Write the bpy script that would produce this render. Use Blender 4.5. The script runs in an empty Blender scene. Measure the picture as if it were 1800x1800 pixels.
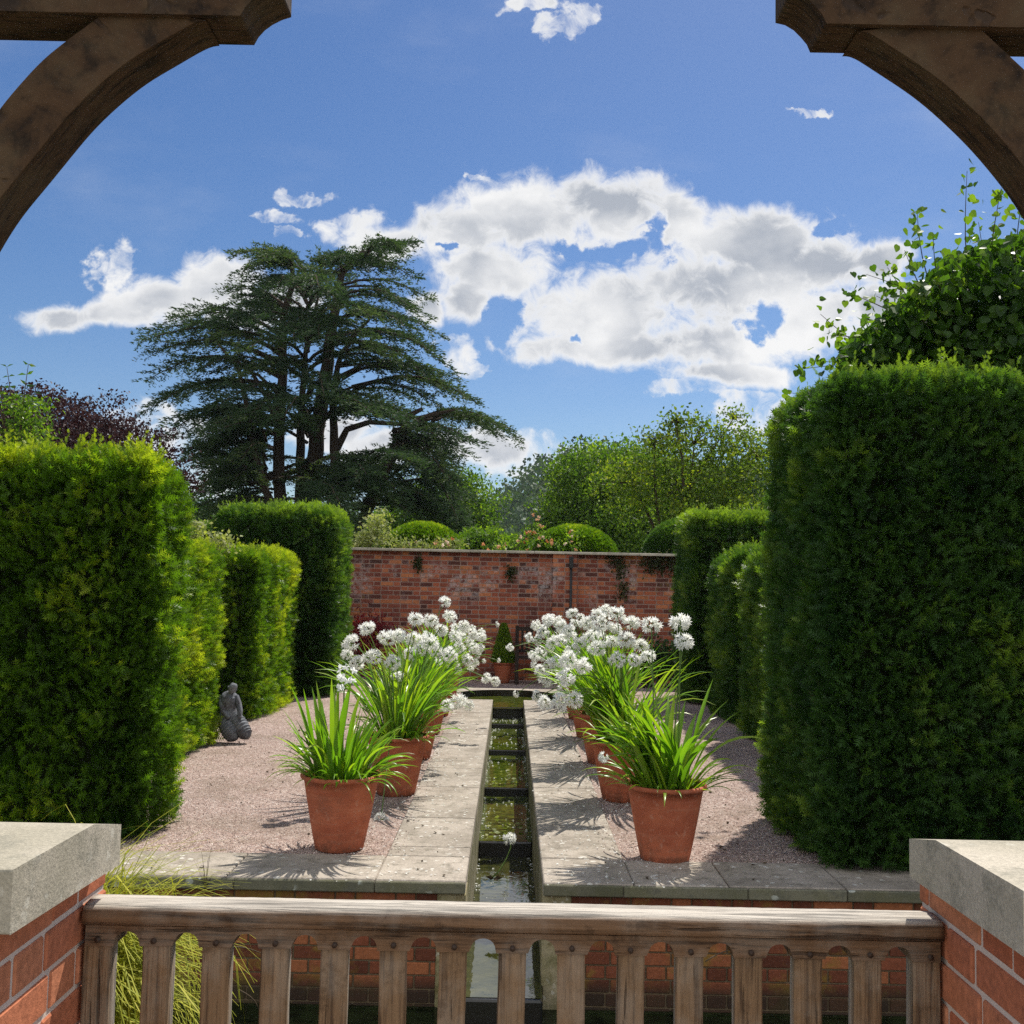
import bpy, math, random
import numpy as np
from mathutils import Vector, Matrix
R = math.radians
random.seed(7)
rng = np.random.default_rng(7)
scene = bpy.context.scene
COL = scene.collection

# ------------------------------------------------------------------ camera
EYE = Vector((0.0, 0.0, 1.65))
PITCH, ROLL = math.atan(127 / 1800), R(1.15)
_r0 = Vector((1, 0, 0)); FWD = Vector((0, math.cos(PITCH), math.sin(PITCH))); _u0 = Vector((0, -math.sin(PITCH), math.cos(PITCH)))
RIGHT = _r0 * math.cos(ROLL) + _u0 * math.sin(ROLL)
UP = _u0 * math.cos(ROLL) - _r0 * math.sin(ROLL)
cd = bpy.data.cameras.new('camera'); cam = bpy.data.objects.new('camera', cd); COL.objects.link(cam)
cd.sensor_width = 36; cd.lens = 36; cd.clip_start = 0.05; cd.clip_end = 5000
m = Matrix.Identity(4)
for i, v in enumerate((RIGHT, UP, -FWD)):
    for j in range(3): m[j][i] = v[j]
m.translation = EYE
cam.matrix_world = m
scene.camera = cam

def at(px, py, D):
    """world point at distance D (along +Y) for a place measured in the photograph"""
    d = RIGHT * (px - 900) + UP * (900 - py) + FWD * 1800
    return EYE + d * (D / d.y)

# ------------------------------------------------------------------ node helper
class NT:
    def __init__(s, tree): s.t = tree; s.n = tree.nodes; s.l = tree.links
    def new(s, kind, ins=None, **kw):
        n = s.n.new(kind)
        for k, v in kw.items(): setattr(n, k, v)
        if ins:
            for k, v in ins.items():
                if isinstance(v, bpy.types.NodeSocket): s.l.new(v, n.inputs[k])
                else: n.inputs[k].default_value = v
        return n
    def math(s, op, a, b=None, c=None, clamp=False):
        ins = {0: a}
        if b is not None: ins[1] = b
        if c is not None: ins[2] = c
        n = s.new('ShaderNodeMath', ins, operation=op); n.use_clamp = clamp
        return n.outputs[0]
    def vmath(s, op, a, b=None, out=0):
        ins = {0: a}
        if b is not None: ins[1] = b
        return s.new('ShaderNodeVectorMath', ins, operation=op).outputs[out]
    def mix(s, f, a, b, blend='MIX'):
        n = s.new('ShaderNodeMix', data_type='RGBA', blend_type=blend)
        for k, v in ((0, f), (6, a), (7, b)):
            if isinstance(v, bpy.types.NodeSocket): s.l.new(v, n.inputs[k])
            else: n.inputs[k].default_value = v
        return n.outputs[2]
    def ramp(s, f, stops):
        n = s.new('ShaderNodeValToRGB', {0: f})
        e = n.color_ramp.elements
        while len(e) < len(stops): e.new(0.5)
        for el, (p, c) in zip(e, stops):
            el.position = p; el.color = (c, c, c, 1) if isinstance(c, (int, float)) else (*c, 1)
        return n.outputs[0]
    def noise(s, vec, scale, detail=4, rough=0.55, dist=0.0, out='Fac'):
        return s.new('ShaderNodeTexNoise', {'Vector': vec, 'Scale': scale, 'Detail': detail, 'Roughness': rough, 'Distortion': dist}).outputs[out]
    def sstep(s, x, a, b):
        return s.new('ShaderNodeMapRange', {0: x, 1: a, 2: b, 3: 0.0, 4: 1.0}, interpolation_type='SMOOTHSTEP').outputs[0]

# ------------------------------------------------------------------ world: sky with clouds
SUN_AZ, SUN_EL = R(28), R(55)
w = bpy.data.worlds.new('World'); scene.world = w; w.use_nodes = True
w.node_tree.nodes.clear()
N = NT(w.node_tree)
sky = N.new('ShaderNodeTexSky', sky_type='NISHITA'); sky.sun_disc = False
sky.sun_elevation = SUN_EL; sky.sun_rotation = SUN_AZ; sky.altitude = 50; sky.air_density = 1.0; sky.dust_density = 0.4; sky.ozone_density = 3.0
SKYCOL = N.new('ShaderNodeHueSaturation', {'Hue': 0.507, 'Saturation': 1.24, 'Value': 0.55, 'Color': sky.outputs[0]}).outputs[0]
tc = N.new('ShaderNodeTexCoord').outputs['Generated']
sep = N.new('ShaderNodeSeparateXYZ', {0: tc})
yy = N.math('MAXIMUM', sep.outputs[1], 0.08)
u = N.math('DIVIDE', sep.outputs[0], yy); v = N.math('DIVIDE', sep.outputs[2], yy)
P = N.new('ShaderNodeCombineXYZ', {0: u, 1: v, 2: 0.0}).outputs[0]
def uv(px, py):
    p = at(px, py, 1.0) - EYE
    return p.x, p.z
warp = N.noise(P, 7.0, 3, 0.5, out='Color')
PW = N.vmath('ADD', P, N.vmath('MULTIPLY', N.vmath('SUBTRACT', warp, (0.5, 0.5, 0.5)), (0.05, 0.035, 0)))
BL = [(925,375,150,92),(1080,360,150,72),(800,410,110,60),(690,425,90,42),(1190,380,70,60),(1330,425,150,72),(1440,460,110,62),
      (1270,500,200,90),(1050,545,170,85),(860,480,120,55),(815,530,55,42),(1060,610,180,34),(1260,600,180,60),(1290,655,140,30),
      (1215,682,70,13),(1325,697,52,15),(950,600,75,26),(1540,460,80,46),(1560,545,80,60),(1440,560,120,70),(640,405,60,22),
      (385,495,80,60),(300,520,95,45),(200,550,90,34),(120,556,95,30),(250,535,90,40),(440,545,70,50),(203,463,36,28),(520,520,70,40),
      (490,388,44,9),(535,345,46,11),(512,415,22,7),(610,398,40,12),(975,58,34,13),(930,18,46,10),(1022,34,34,14),(748,545,36,36),
      (800,622,30,22),(838,648,17,11),(240,755,90,26),(320,775,80,28),(350,845,60,24),(850,790,120,36),(950,805,80,24),(690,790,90,40),
      (1320,742,64,24),(1430,196,22,6),(840,296,16,6),(590,760,90,30)]
HO = [(1020,437,56,12),(1157,405,24,40),(1100,432,30,16),(893,560,38,38),(1352,550,32,34),(1330,582,26,20),(1455,400,34,15),(1000,592,18,12),(785,450,12,8)]
warp2 = N.noise(P, 26.0, 5, 0.6, out='Color')
PW2 = N.vmath('ADD', PW, N.vmath('MULTIPLY', N.vmath('SUBTRACT', warp2, (0.5, 0.5, 0.5)), (0.085, 0.05, 0)))
def blobs(lst, PW=None):
    out = None
    for (cx, cy, rx, ry) in lst:
        c = uv(cx, cy)
        d = N.vmath('MULTIPLY', N.vmath('SUBTRACT', PW, (c[0], c[1], 0)), (1800 / rx, 1800 / ry, 0))
        f = N.math('MULTIPLY_ADD', N.vmath('LENGTH', d, out='Value'), -1.0, 1.0)
        out = f if out is None else N.math('SMOOTH_MAX', out, f, 0.12)
    return out
SMALL = [q for q in BL if q[3] <= 28]; fld = blobs([q for q in BL if q[3] > 28], PW); sml = blobs([(a, b_, c_ * 1.25, d_ * 1.6) for a, b_, c_, d_ in SMALL], PW2); hol = blobs([(a, b_, c_ * 1.15, d_ * 1.15) for a, b_, c_, d_ in HO], PW2)
fld = N.math('MINIMUM', N.math('MAXIMUM', fld, -0.8), 0.80)
fld = N.math('MAXIMUM', fld, N.math('MINIMUM', N.math('MAXIMUM', sml, -0.8), 0.16))
hol = N.math('MINIMUM', N.math('MAXIMUM', hol, 0.0), 0.7)
fld2 = N.math('SUBTRACT', fld, N.math('MULTIPLY', hol, 0.95))
def cn(off):
    q = N.vmath('ADD', P, off) if off else P
    a = N.noise(q, 13.0, 2, 0.5, 0.1); c_ = N.noise(q, 36.0, 9, 0.64, 0.5)
    return N.math('ADD', N.math('MULTIPLY', a, 0.40), N.math('MULTIPLY', c_, 0.60))
n1 = cn(None)
def bl(off):
    q = N.vmath('ADD', PW, off) if off else PW
    return N.noise(N.vmath('MULTIPLY', q, (1.0, 1.5, 1)), 9.0, 5, 0.48)
b1 = bl(None); b2 = bl((0.010, 0.022, 0))
dens = N.math('ADD', N.math('ADD', fld2, 0.04), N.math('MULTIPLY', N.math('SUBTRACT', n1, 0.5), 2.3))
alpha = N.math('POWER', N.sstep(dens, -0.12, 0.46), 1.1)
body = N.sstep(dens, 0.20, 0.75)
relief = N.math('MULTIPLY', N.math('SUBTRACT', b1, b2), 2.2)
grey = N.math('MULTIPLY', body, N.math('ADD', N.math('MULTIPLY', N.sstep(b1, 0.34, 0.60), 1.0), N.math('MULTIPLY', N.math('SUBTRACT', 0.5, n1), 0.8)))
bright = N.math('SUBTRACT', N.math('ADD', 1.0, N.math('MULTIPLY', relief, body)), grey)
CLOUD = N.mix(N.math('MULTIPLY_ADD', bright, 1.0, 0.0, clamp=True), (0.46, 0.50, 0.57, 1), (1.0, 1.0, 1.0, 1))
CLOUDV = N.vmath('MULTIPLY', CLOUD, (5.3, 5.3, 5.3))
wisp = N.math('MULTIPLY', N.sstep(N.noise(N.vmath('MULTIPLY', P, (1, 2.2, 1)), 3.0, 6, 0.6), 0.5, 0.85), 0.16)
front = N.sstep(sep.outputs[1], 0.05, 0.25)
alpha = N.math('MULTIPLY', N.math('MAXIMUM', alpha, wisp), front)
# broken white cloud added to unseen sky behind the camera, brightening shaded fronts
fill_cloud = N.math('MULTIPLY', N.sstep(N.noise(N.vmath('MULTIPLY', tc, (1, 1, 1.6)), 2.2, 6, 0.6), 0.36, 0.55), N.math('MULTIPLY', N.sstep(sep.outputs[1], 0.02, -0.25), N.sstep(sep.outputs[2], -0.02, 0.05)))
alpha = N.math('MAXIMUM', alpha, fill_cloud)
final = N.mix(alpha, SKYCOL, N.mix(fill_cloud, CLOUDV, (7.5, 7.6, 7.8, 1)))
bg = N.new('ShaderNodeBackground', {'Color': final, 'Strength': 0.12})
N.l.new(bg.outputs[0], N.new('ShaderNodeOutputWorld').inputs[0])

sl = bpy.data.lights.new('sun', 'SUN'); sl.energy = 4.3; sl.angle = R(0.53); sl.color = (1.0, 0.95, 0.86)
so = bpy.data.objects.new('sun', sl); COL.objects.link(so)
sd = Vector((math.sin(SUN_AZ) * math.cos(SUN_EL), math.cos(SUN_AZ) * math.cos(SUN_EL), math.sin(SUN_EL)))
so.rotation_euler = sd.to_track_quat('Z', 'Y').to_euler(); so.location = sd * 60
vs = scene.view_settings
vs.view_transform = 'Standard'; vs.look = 'None'; vs.gamma = 1; vs.use_curve_mapping = False; vs.exposure = 0.55
scene.cycles.max_bounces = 8; scene.cycles.transparent_max_bounces = 8
scene.cycles.use_denoising = False; scene.cycles.sample_clamp_indirect = 4.0; scene.cycles.sample_clamp_direct = 20.0

# ------------------------------------------------------------------ geometry helpers
def vnoise(Pn, scale, seed=0):
    q = np.asarray(Pn) * scale + seed * 17.31
    i = np.floor(q).astype(np.int64); f = q - i; f = f * f * (3 - 2 * f)
    def h(a, b, c):
        n = (a * 374761393 + b * 668265263 + c * 2147483647 + seed * 144269) & 0xffffffff
        n = ((n ^ (n >> 13)) * 1274126177) & 0xffffffff
        return ((n ^ (n >> 16)) & 0xffff) / 65535.0
    r = 0
    for dx in (0, 1):
        for dy in (0, 1):
            for dz in (0, 1):
                wgt = (f[:, 0] if dx else 1 - f[:, 0]) * (f[:, 1] if dy else 1 - f[:, 1]) * (f[:, 2] if dz else 1 - f[:, 2])
                r = r + wgt * h(i[:, 0] + dx, i[:, 1] + dy, i[:, 2] + dz)
    return r

class MB:
    def __init__(s): s.V = []; s.F = []; s.A = []; s.M = []; s.n = 0; s.S = []
    def add(s, V, F, var=0.5, mat=0, smooth=False):
        V = np.asarray(V, float).reshape(-1, 3)
        var = np.full(len(V), var, float) if np.isscalar(var) else np.asarray(var, float)
        s.V.append(V); s.A.append(var)
        groups = F if isinstance(F, list) and len(F) and isinstance(F[0], np.ndarray) and F[0].ndim == 2 else None
        if groups is None:
            by = {}
            for f in F: by.setdefault(len(f), []).append(f)
            groups = [np.array(x) for x in by.values()]
        for g in groups:
            s.F.append(g + s.n); s.M.append(np.full(len(g), mat)); s.S.append(np.full(len(g), smooth))
        s.n += len(V)
    def box(s, x0, x1, y0, y1, z0, z1, var=0.5, mat=0, ch=0.0):
        if ch > 0:
            c = ch
            V = []
            for sx, X, in ((1, x0), (-1, x1)):
                for sy, Y in ((1, y0), (-1, y1)):
                    for sz, Z in ((1, z0), (-1, z1)):
                        V += [(X, Y + sy * c, Z + sz * c), (X + sx * c, Y, Z + sz * c), (X + sx * c, Y + sy * c, Z)]
            def idx(a, b, cc, k): return (a * 4 + b * 2 + cc) * 3 + k
            F = []
            F += [[idx(0,0,0,0), idx(0,0,1,0), idx(0,1,1,0), idx(0,1,0,0)], [idx(1,0,0,0), idx(1,1,0,0), idx(1,1,1,0), idx(1,0,1,0)]]
            F += [[idx(0,0,0,1), idx(1,0,0,1), idx(1,0,1,1), idx(0,0,1,1)], [idx(0,1,0,1), idx(0,1,1,1), idx(1,1,1,1), idx(1,1,0,1)]]
            F += [[idx(0,0,0,2), idx(0,1,0,2), idx(1,1,0,2), idx(1,0,0,2)], [idx(0,0,1,2), idx(1,0,1,2), idx(1,1,1,2), idx(0,1,1,2)]]
            for b in (0, 1):
                for a in (0, 1): F.append([idx(a,b,0,0), idx(a,b,0,1), idx(a,b,1,1), idx(a,b,1,0)])
                for a in (0, 1): F.append([idx(a,0,b,0), idx(a,0,b,2), idx(a,1,b,2), idx(a,1,b,0)])
                for a in (0, 1): F.append([idx(0,a,b,1), idx(0,a,b,2), idx(1,a,b,2), idx(1,a,b,1)])
            for a in (0, 1):
                for b in (0, 1):
                    for cc in (0, 1): F.append([idx(a,b,cc,0), idx(a,b,cc,1), idx(a,b,cc,2)])
            s.add(V, F, var, mat); return
        V = [(x, y, z) for x in (x0, x1) for y in (y0, y1) for z in (z0, z1)]
        F = [[0,1,3,2],[4,6,7,5],[0,4,5,1],[2,3,7,6],[0,2,6,4],[1,5,7,3]]
        s.add(V, F, var, mat)
    def tube(s, pts, rad, seg=8, var=0.5, mat=0, caps=True):
        pts = np.array([tuple(p) for p in pts], float); n = len(pts)
        rad = np.full(n, rad, float) if np.isscalar(rad) else np.array(rad, float)
        t = np.gradient(pts, axis=0); t /= np.linalg.norm(t, axis=1)[:, None] + 1e-9
        a = np.array([0, 0, 1.0]) if abs(t[0][2]) < 0.9 else np.array([1.0, 0, 0])
        V = []
        x = np.cross(t[0], a); x /= np.linalg.norm(x)
        for i in range(n):
            x = x - t[i] * np.dot(x, t[i]); x /= np.linalg.norm(x) + 1e-9
            y = np.cross(t[i], x)
            th = np.arange(seg) * 2 * np.pi / seg
            V.append(pts[i] + rad[i] * (np.cos(th)[:, None] * x + np.sin(th)[:, None] * y))
        V = np.concatenate(V)
        F = [[i * seg + k, i * seg + (k + 1) % seg, (i + 1) * seg + (k + 1) % seg, (i + 1) * seg + k] for i in range(n - 1) for k in range(seg)]
        if caps and seg > 2: F += [list(range(seg))[::-1], [(n - 1) * seg + k for k in range(seg)]]
        s.add(V, F, var, mat, True)
    def prism(s, prof, axis, a0, a1, var=0.5, mat=0, smooth=False):
        """prof: 2-D outline; axis 'x' (prof=(y,z)) or 'y' (prof=(x,z)) or 'z' (prof=(x,y))"""
        n = len(prof); V = []
        for a in (a0, a1):
            for p in prof:
                V.append({'x': (a, p[0], p[1]), 'y': (p[0], a, p[1]), 'z': (p[0], p[1], a)}[axis])
        F = [[k, (k + 1) % n, n + (k + 1) % n, n + k] for k in range(n)]
        s.add(V, F, var, mat, smooth)
        s.add(V, [list(range(n))[::-1], list(range(n, 2 * n))], var, mat)
    def lathe(s, prof, c=(0, 0, 0), seg=40, var=0.5, mat=0):
        n = len(prof); th = np.arange(seg) * 2 * np.pi / seg
        V = np.concatenate([np.stack([c[0] + r * np.cos(th), c[1] + r * np.sin(th), np.full(seg, c[2] + z)], 1) for r, z in prof])
        F = [[i * seg + k, i * seg + (k + 1) % seg, (i + 1) * seg + (k + 1) % seg, (i + 1) * seg + k] for i in range(n - 1) for k in range(seg)]
        s.add(V, F, var, mat, True)
    def scatter(s, TV, TF, pos, Rm, sc, var, mat=0, smooth=False):
        TV = np.asarray(TV, float); TF = np.asarray(TF); nP = len(pos)
        if nP == 0: return
        sc = np.asarray(sc, float)
        if sc.ndim == 1: sc = sc[:, None]
        V = np.einsum('nij,kj->nki', Rm, TV) * sc[:, None, :1] + np.asarray(pos)[:, None, :]
        F = TF[None] + (np.arange(nP) * len(TV))[:, None, None]
        s.add(V.reshape(-1, 3), [F.reshape(-1, TF.shape[1])], np.repeat(var, len(TV)), mat, smooth)
    def mesh(s, name, mats):
        me = bpy.data.meshes.new(name)
        V = np.concatenate(s.V); me.vertices.add(len(V)); me.vertices.foreach_set('co', V.astype(np.float32).ravel())
        loops = np.concatenate([f.ravel() for f in s.F]); tot = np.concatenate([np.full(len(f), f.shape[1]) for f in s.F])
        me.loops.add(len(loops)); me.loops.foreach_set('vertex_index', loops.astype(np.int32))
        me.polygons.add(len(tot)); st = np.concatenate([[0], np.cumsum(tot)[:-1]])
        me.polygons.foreach_set('loop_start', st.astype(np.int32)); me.polygons.foreach_set('loop_total', tot.astype(np.int32))
        me.polygons.foreach_set('material_index', np.concatenate(s.M).astype(np.int32))
        me.polygons.foreach_set('use_smooth', np.concatenate(s.S).astype(bool))
        a = me.attributes.new('var', 'FLOAT', 'POINT'); a.data.foreach_set('value', np.concatenate(s.A).astype(np.float32))
        me.update(calc_edges=True)
        for mm in (mats if isinstance(mats, (list, tuple)) else [mats]): me.materials.append(mm)
        return me
    def build(s, name, mats, parent=None, bevel=0):
        o = bpy.data.objects.new(name, s.mesh(name, mats)); COL.objects.link(o)
        if parent is not None:
            o.parent = parent
            q = parent; L = Vector((0, 0, 0))
            while q is not None: L += q.location; q = q.parent
            o.location = -L
        if bevel:
            b = o.modifiers.new('bevel', 'BEVEL'); b.width = bevel; b.segments = 2; b.limit_method = 'ANGLE'
        return o

def thing(name, label, cat, loc, group=None):
    o = bpy.data.objects.new(name, None); COL.objects.link(o); o.location = loc
    o.empty_display_size = 0.1
    o['label'] = label; o['category'] = cat
    if group: o['group'] = group
    return o
def tag(o, label, cat, group=None):
    o['label'] = label; o['category'] = cat
    if group: o['group'] = group
    return o
def struct(o, kind='structure'): o['kind'] = kind; return o

def frames(d, roll=None):
    d = np.asarray(d, float); d = d / (np.linalg.norm(d, axis=1)[:, None] + 1e-9)
    r = rng.normal(size=d.shape) if roll is None else np.broadcast_to(np.asarray(roll, float), d.shape) + rng.normal(size=d.shape) * 0.05
    x = np.cross(d, r); x /= np.linalg.norm(x, axis=1)[:, None] + 1e-9
    y = np.cross(d, x)
    return np.stack([x, y, d], 2)

# ------------------------------------------------------------------ materials
def newmat(name):
    mt = bpy.data.materials.new(name); mt.use_nodes = True; mt.node_tree.nodes.clear()
    n = NT(mt.node_tree); n.mat = mt
    n.pos = n.new('ShaderNodeNewGeometry').outputs['Position']
    n.var = n.new('ShaderNodeAttribute', attribute_name='var').outputs['Fac']
    return n
def finish(n, bsdf):
    n.l.new(bsdf, n.new('ShaderNodeOutputMaterial').inputs[0]); return n.mat
def princ(n, col, rough=0.8, spec=0.3, bump=None, bstr=0.3, bdist=0.01, **kw):
    ins = {'Base Color': col, 'Roughness': rough, 'Specular IOR Level': spec}
    if bump is not None: ins['Normal'] = n.new('ShaderNodeBump', {'Height': bump, 'Strength': bstr, 'Distance': bdist}).outputs[0]
    ins.update(kw)
    return n.new('ShaderNodeBsdfPrincipled', ins).outputs[0]
def leaf_mat(name, c0, c1, c2, trans=0.4, tcol=None, rough=0.6, spec=0.18, nscale=2.0):
    n = newmat(name)
    big = n.noise(n.pos, nscale, 3, 0.6)
    f = n.math('ADD', n.math('MULTIPLY', n.var, 0.75), n.math('MULTIPLY', n.math('SUBTRACT', big, 0.35), 0.6), clamp=True)
    c = n.ramp(f, [(0.0, c0), (0.5, c1), (1.0, c2)])
    p = princ(n, c, rough, spec)
    tcol = tcol or (1.5, 1.7, 0.45)
    t = n.new('ShaderNodeBsdfTranslucent', {'Color': n.vmath('MULTIPLY', c, tcol)}).outputs[0]
    return finish(n, n.new('ShaderNodeMixShader', {0: trans, 1: p, 2: t}).outputs[0])

def wood_mat(name, axis, base=(0.25, 0.17, 0.115), dark=(0.07, 0.045, 0.03), grey=(0.36, 0.31, 0.26), greyness=0.3):
    n = newmat(name)
    sc = {'x': (3.5, 75, 75), 'z': (75, 75, 3.5), 'xz': (11, 60, 11)}[axis]
    pv = n.vmath('MULTIPLY', n.pos, sc)
    g = n.noise(pv, 1.0, 6, 0.62, 0.6)
    g2 = n.noise(n.vmath('MULTIPLY', pv, (3, 3, 3)), 1.0, 4, 0.6)
    blotch = n.noise(n.pos, 9.0, 5, 0.6)
    c = n.ramp(n.math('ADD', n.math('MULTIPLY', g, 0.7), n.math('MULTIPLY', g2, 0.3)), [(0.38, dark), (0.50, base), (0.68, tuple(min(1, x * 1.35) for x in base))])
    c = n.mix(n.math('MULTIPLY', n.sstep(blotch, 0.42, 0.66), greyness), c, (*grey, 1))
    c = n.mix(n.math('MULTIPLY', n.sstep(n.noise(n.pos, 17.0, 4, 0.7), 0.56, 0.72), 0.6), c, (*dark, 1))
    crack = n.sstep(n.noise(n.vmath('MULTIPLY', pv, (0.7, 1.3, 0.7)), 1.3, 3, 0.5, 0.4), 0.62, 0.68)
    c = n.mix(n.math('MULTIPLY', crack, 0.6), c, (0.03, 0.02, 0.015, 1))
    c = n.mix(n.math('MULTIPLY', n.math('SUBTRACT', n.var, 0.5), 1.7, clamp=True), c, n.ramp(g, [(0.36, tuple(x * 0.45 for x in grey)), (0.52, grey), (0.7, tuple(min(1, x * 1.2) for x in grey))]))
    c = n.mix(n.math('MULTIPLY', n.math('SUBTRACT', 0.5, n.var), 0.9, clamp=True), c, (*dark, 1))
    h = n.math('SUBTRACT', n.math('ADD', g, n.math('MULTIPLY', g2, 0.6)), n.math('MULTIPLY', crack, 1.0))
    return finish(n, princ(n, c, 0.8, 0.2, h, 0.9, 0.006))
def brick_mat(name, stops, stain=None, moss=0.0, scale=1.0):
    n = newmat(name)
    c = n.ramp(n.var, stops)
    fine = n.noise(n.pos, 60.0 * scale, 4, 0.6)
    c = n.mix(0.45, c, n.ramp(fine, [(0.3, (0.25, 0.25, 0.25)), (0.7, (0.75, 0.75, 0.75))]), 'OVERLAY')
    c = n.mix(n.math('MULTIPLY', n.sstep(n.noise(n.pos, 11.0, 5, 0.7), 0.58, 0.72), 0.35), c, (0.09, 0.05, 0.04, 1))
    if stain: c = stain(n, c)
    h = n.math('ADD', n.noise(n.pos, 90 * scale, 4, 0.7), n.math('MULTIPLY', n.noise(n.pos, 18 * scale, 3, 0.5), 1.5))
    return finish(n, princ(n, c, 0.9, 0.15, h, 0.6, 0.003))
def stone_mat(name, a, b, spots=(0.62, 0.60, 0.52), dk=(0.10, 0.10, 0.08), spotamt=0.5, fine=120.0, rough=0.85, green=0.0, sscale=22.0):
    n = newmat(name)
    c = n.mix(n.sstep(n.noise(n.pos, 2.6, 6, 0.65), 0.3, 0.7), (*a, 1), (*b, 1))
    c = n.mix(n.math('MULTIPLY', n.math('SUBTRACT', n.var, 0.5), 0.8), c, (*[min(1, x * 1.5) for x in b], 1))
    c = n.mix(n.math('MULTIPLY', n.sstep(n.noise(n.pos, 11.0, 6, 0.75), 0.48, 0.66), 0.65), c, (*dk, 1))
    vor = n.new('ShaderNodeTexVoronoi', {'Vector': n.vmath('ADD', n.pos, n.vmath('MULTIPLY', n.noise(n.pos, 40, 3, out='Color'), (0.04, 0.04, 0.04))), 'Scale': sscale}).outputs['Distance']
    sp = n.math('MULTIPLY', n.sstep(vor, 0.30, 0.22), n.sstep(n.noise(n.pos, 5.0, 3), 0.45, 0.6))
    c = n.mix(n.math('MULTIPLY', sp, spotamt), c, (*spots, 1))
    if green: c = n.mix(n.math('MULTIPLY', n.sstep(n.noise(n.pos, 6.0, 5, 0.7), 0.42, 0.62), green), c, (0.10, 0.10, 0.03, 1))
    fn = n.noise(n.pos, fine, 5, 0.7)
    c = n.mix(0.5, c, n.ramp(fn, [(0.3, 0.25), (0.7, 0.75)]), 'OVERLAY')
    return finish(n, princ(n, c, rough, 0.2, n.math('ADD', fn, n.noise(n.pos, 25, 4, 0.6)), 0.5, 0.004))
def plain(name, col, rough=0.6, spec=0.3, noise=0.3, scale=30.0, **kw):
    n = newmat(name)
    c = n.mix(n.math('MULTIPLY', n.noise(n.pos, scale, 4, 0.6), noise), (*col, 1), (*[x * 0.35 for x in col], 1))
    return finish(n, princ(n, c, rough, spec, n.noise(n.pos, scale * 2, 4), 0.3, 0.003, **kw))

M = {}
M['oak_x'] = wood_mat('gate_oak_rail', 'x', (0.16, 0.090, 0.048), (0.045, 0.025, 0.014), (0.56, 0.52, 0.45), 0.15); M['oak_z'] = wood_mat('gate_oak_upright', 'z', (0.20, 0.122, 0.066), (0.085, 0.05, 0.028), (0.56, 0.52, 0.45), 0.15)
M['oak_brace'] = wood_mat('frame_oak', 'xz', base=(0.060, 0.032, 0.015), dark=(0.016, 0.009, 0.005), grey=(0.11, 0.08, 0.045), greyness=0.35)
M['peg'] = plain('peg_oak', (0.05, 0.03, 0.02))
M['coping'] = stone_mat('coping_stone', (0.33, 0.30, 0.23), (0.47, 0.42, 0.34), spotamt=0.4, fine=170, dk=(0.2, 0.19, 0.15))
def pave_joint(): return stone_mat('paving_stone', (0.24, 0.205, 0.165), (0.38, 0.33, 0.275), spots=(0.62, 0.60, 0.54), dk=(0.13, 0.115, 0.085), spotamt=0.7, fine=70, sscale=16)
M['paving'] = pave_joint()
M['paving_edge'] = stone_mat('lichened_stone', (0.10, 0.10, 0.065), (0.17, 0.16, 0.11), spots=(0.42, 0.44, 0.38), spotamt=0.95, sscale=11, green=0.3)
M['lining'] = stone_mat('rill_lining', (0.17, 0.16, 0.10), (0.33, 0.29, 0.20), green=0.7, dk=(0.05, 0.05, 0.02))
M['weir'] = plain('wet_slate', (0.018, 0.016, 0.012), 0.25, 0.5)
BR = [(0.0, (0.24, 0.07, 0.035)), (0.35, (0.36, 0.115, 0.06)), (0.7, (0.44, 0.155, 0.08)), (1.0, (0.50, 0.22, 0.12))]
M['pier_brick'] = brick_mat('pier_brick', BR)
M['mortar'] = plain('mortar', (0.66, 0.56, 0.49), 0.95, 0.1, 0.35, 80)
M['wall_mortar'] = plain('wall_mortar', (0.48, 0.32, 0.26), 0.95, 0.1, 0.7, 9); M['damp_mortar'] = plain('damp_mortar', (0.20, 0.15, 0.09), 0.95, 0.1, 0.6, 12)
BW = [(0.0, (0.09, 0.04, 0.033)), (0.25, (0.21, 0.065, 0.045)), (0.65, (0.37, 0.105, 0.055)), (1.0, (0.49, 0.18, 0.08))]
def wall_stain(n, c):
    zc = n.new('ShaderNodeSeparateXYZ', {0: n.pos}).outputs[2]
    band = n.math('MULTIPLY', n.sstep(zc, 1.15, 1.6), n.sstep(zc, 2.1, 1.9))
    wh = n.math('MULTIPLY', n.math('MULTIPLY', n.sstep(n.noise(n.vmath('ADD', n.pos, (3.1, 0, 0)), 1.5, 4, 0.6), 0.47, 0.58), n.sstep(n.noise(n.pos, 10.0, 6, 0.8), 0.45, 0.55)), band)
    c = n.mix(n.math('MULTIPLY', wh, 0.55), c, (0.58, 0.52, 0.50, 1))
    c = n.mix(n.math('MULTIPLY', n.math('MULTIPLY', n.sstep(n.noise(n.pos, 1.7, 4, 0.6), 0.58, 0.66), n.sstep(n.noise(n.pos, 12, 4, 0.7), 0.45, 0.6)), 0.6), c, (0.24, 0.15, 0.04, 1))
    return n.mix(n.math('MULTIPLY', n.sstep(n.noise(n.pos, 2.5, 5, 0.7), 0.55, 0.72), 0.6), c, (0.06, 0.035, 0.03, 1))
M['wall_brick'] = brick_mat('old_wall_brick', BW, wall_stain, scale=0.6)
def ret_stain(n, c):
    c = n.mix(n.math('MULTIPLY', n.sstep(n.noise(n.pos, 3.0, 5, 0.7), 0.5, 0.66), 0.75), c, (0.22, 0.15, 0.03, 1))
    zc = n.new('ShaderNodeSeparateXYZ', {0: n.pos}).outputs[2]
    return n.mix(n.math('MULTIPLY', n.sstep(zc, -0.50, -0.62), 0.85), c, (0.025, 0.025, 0.018, 1))
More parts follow.
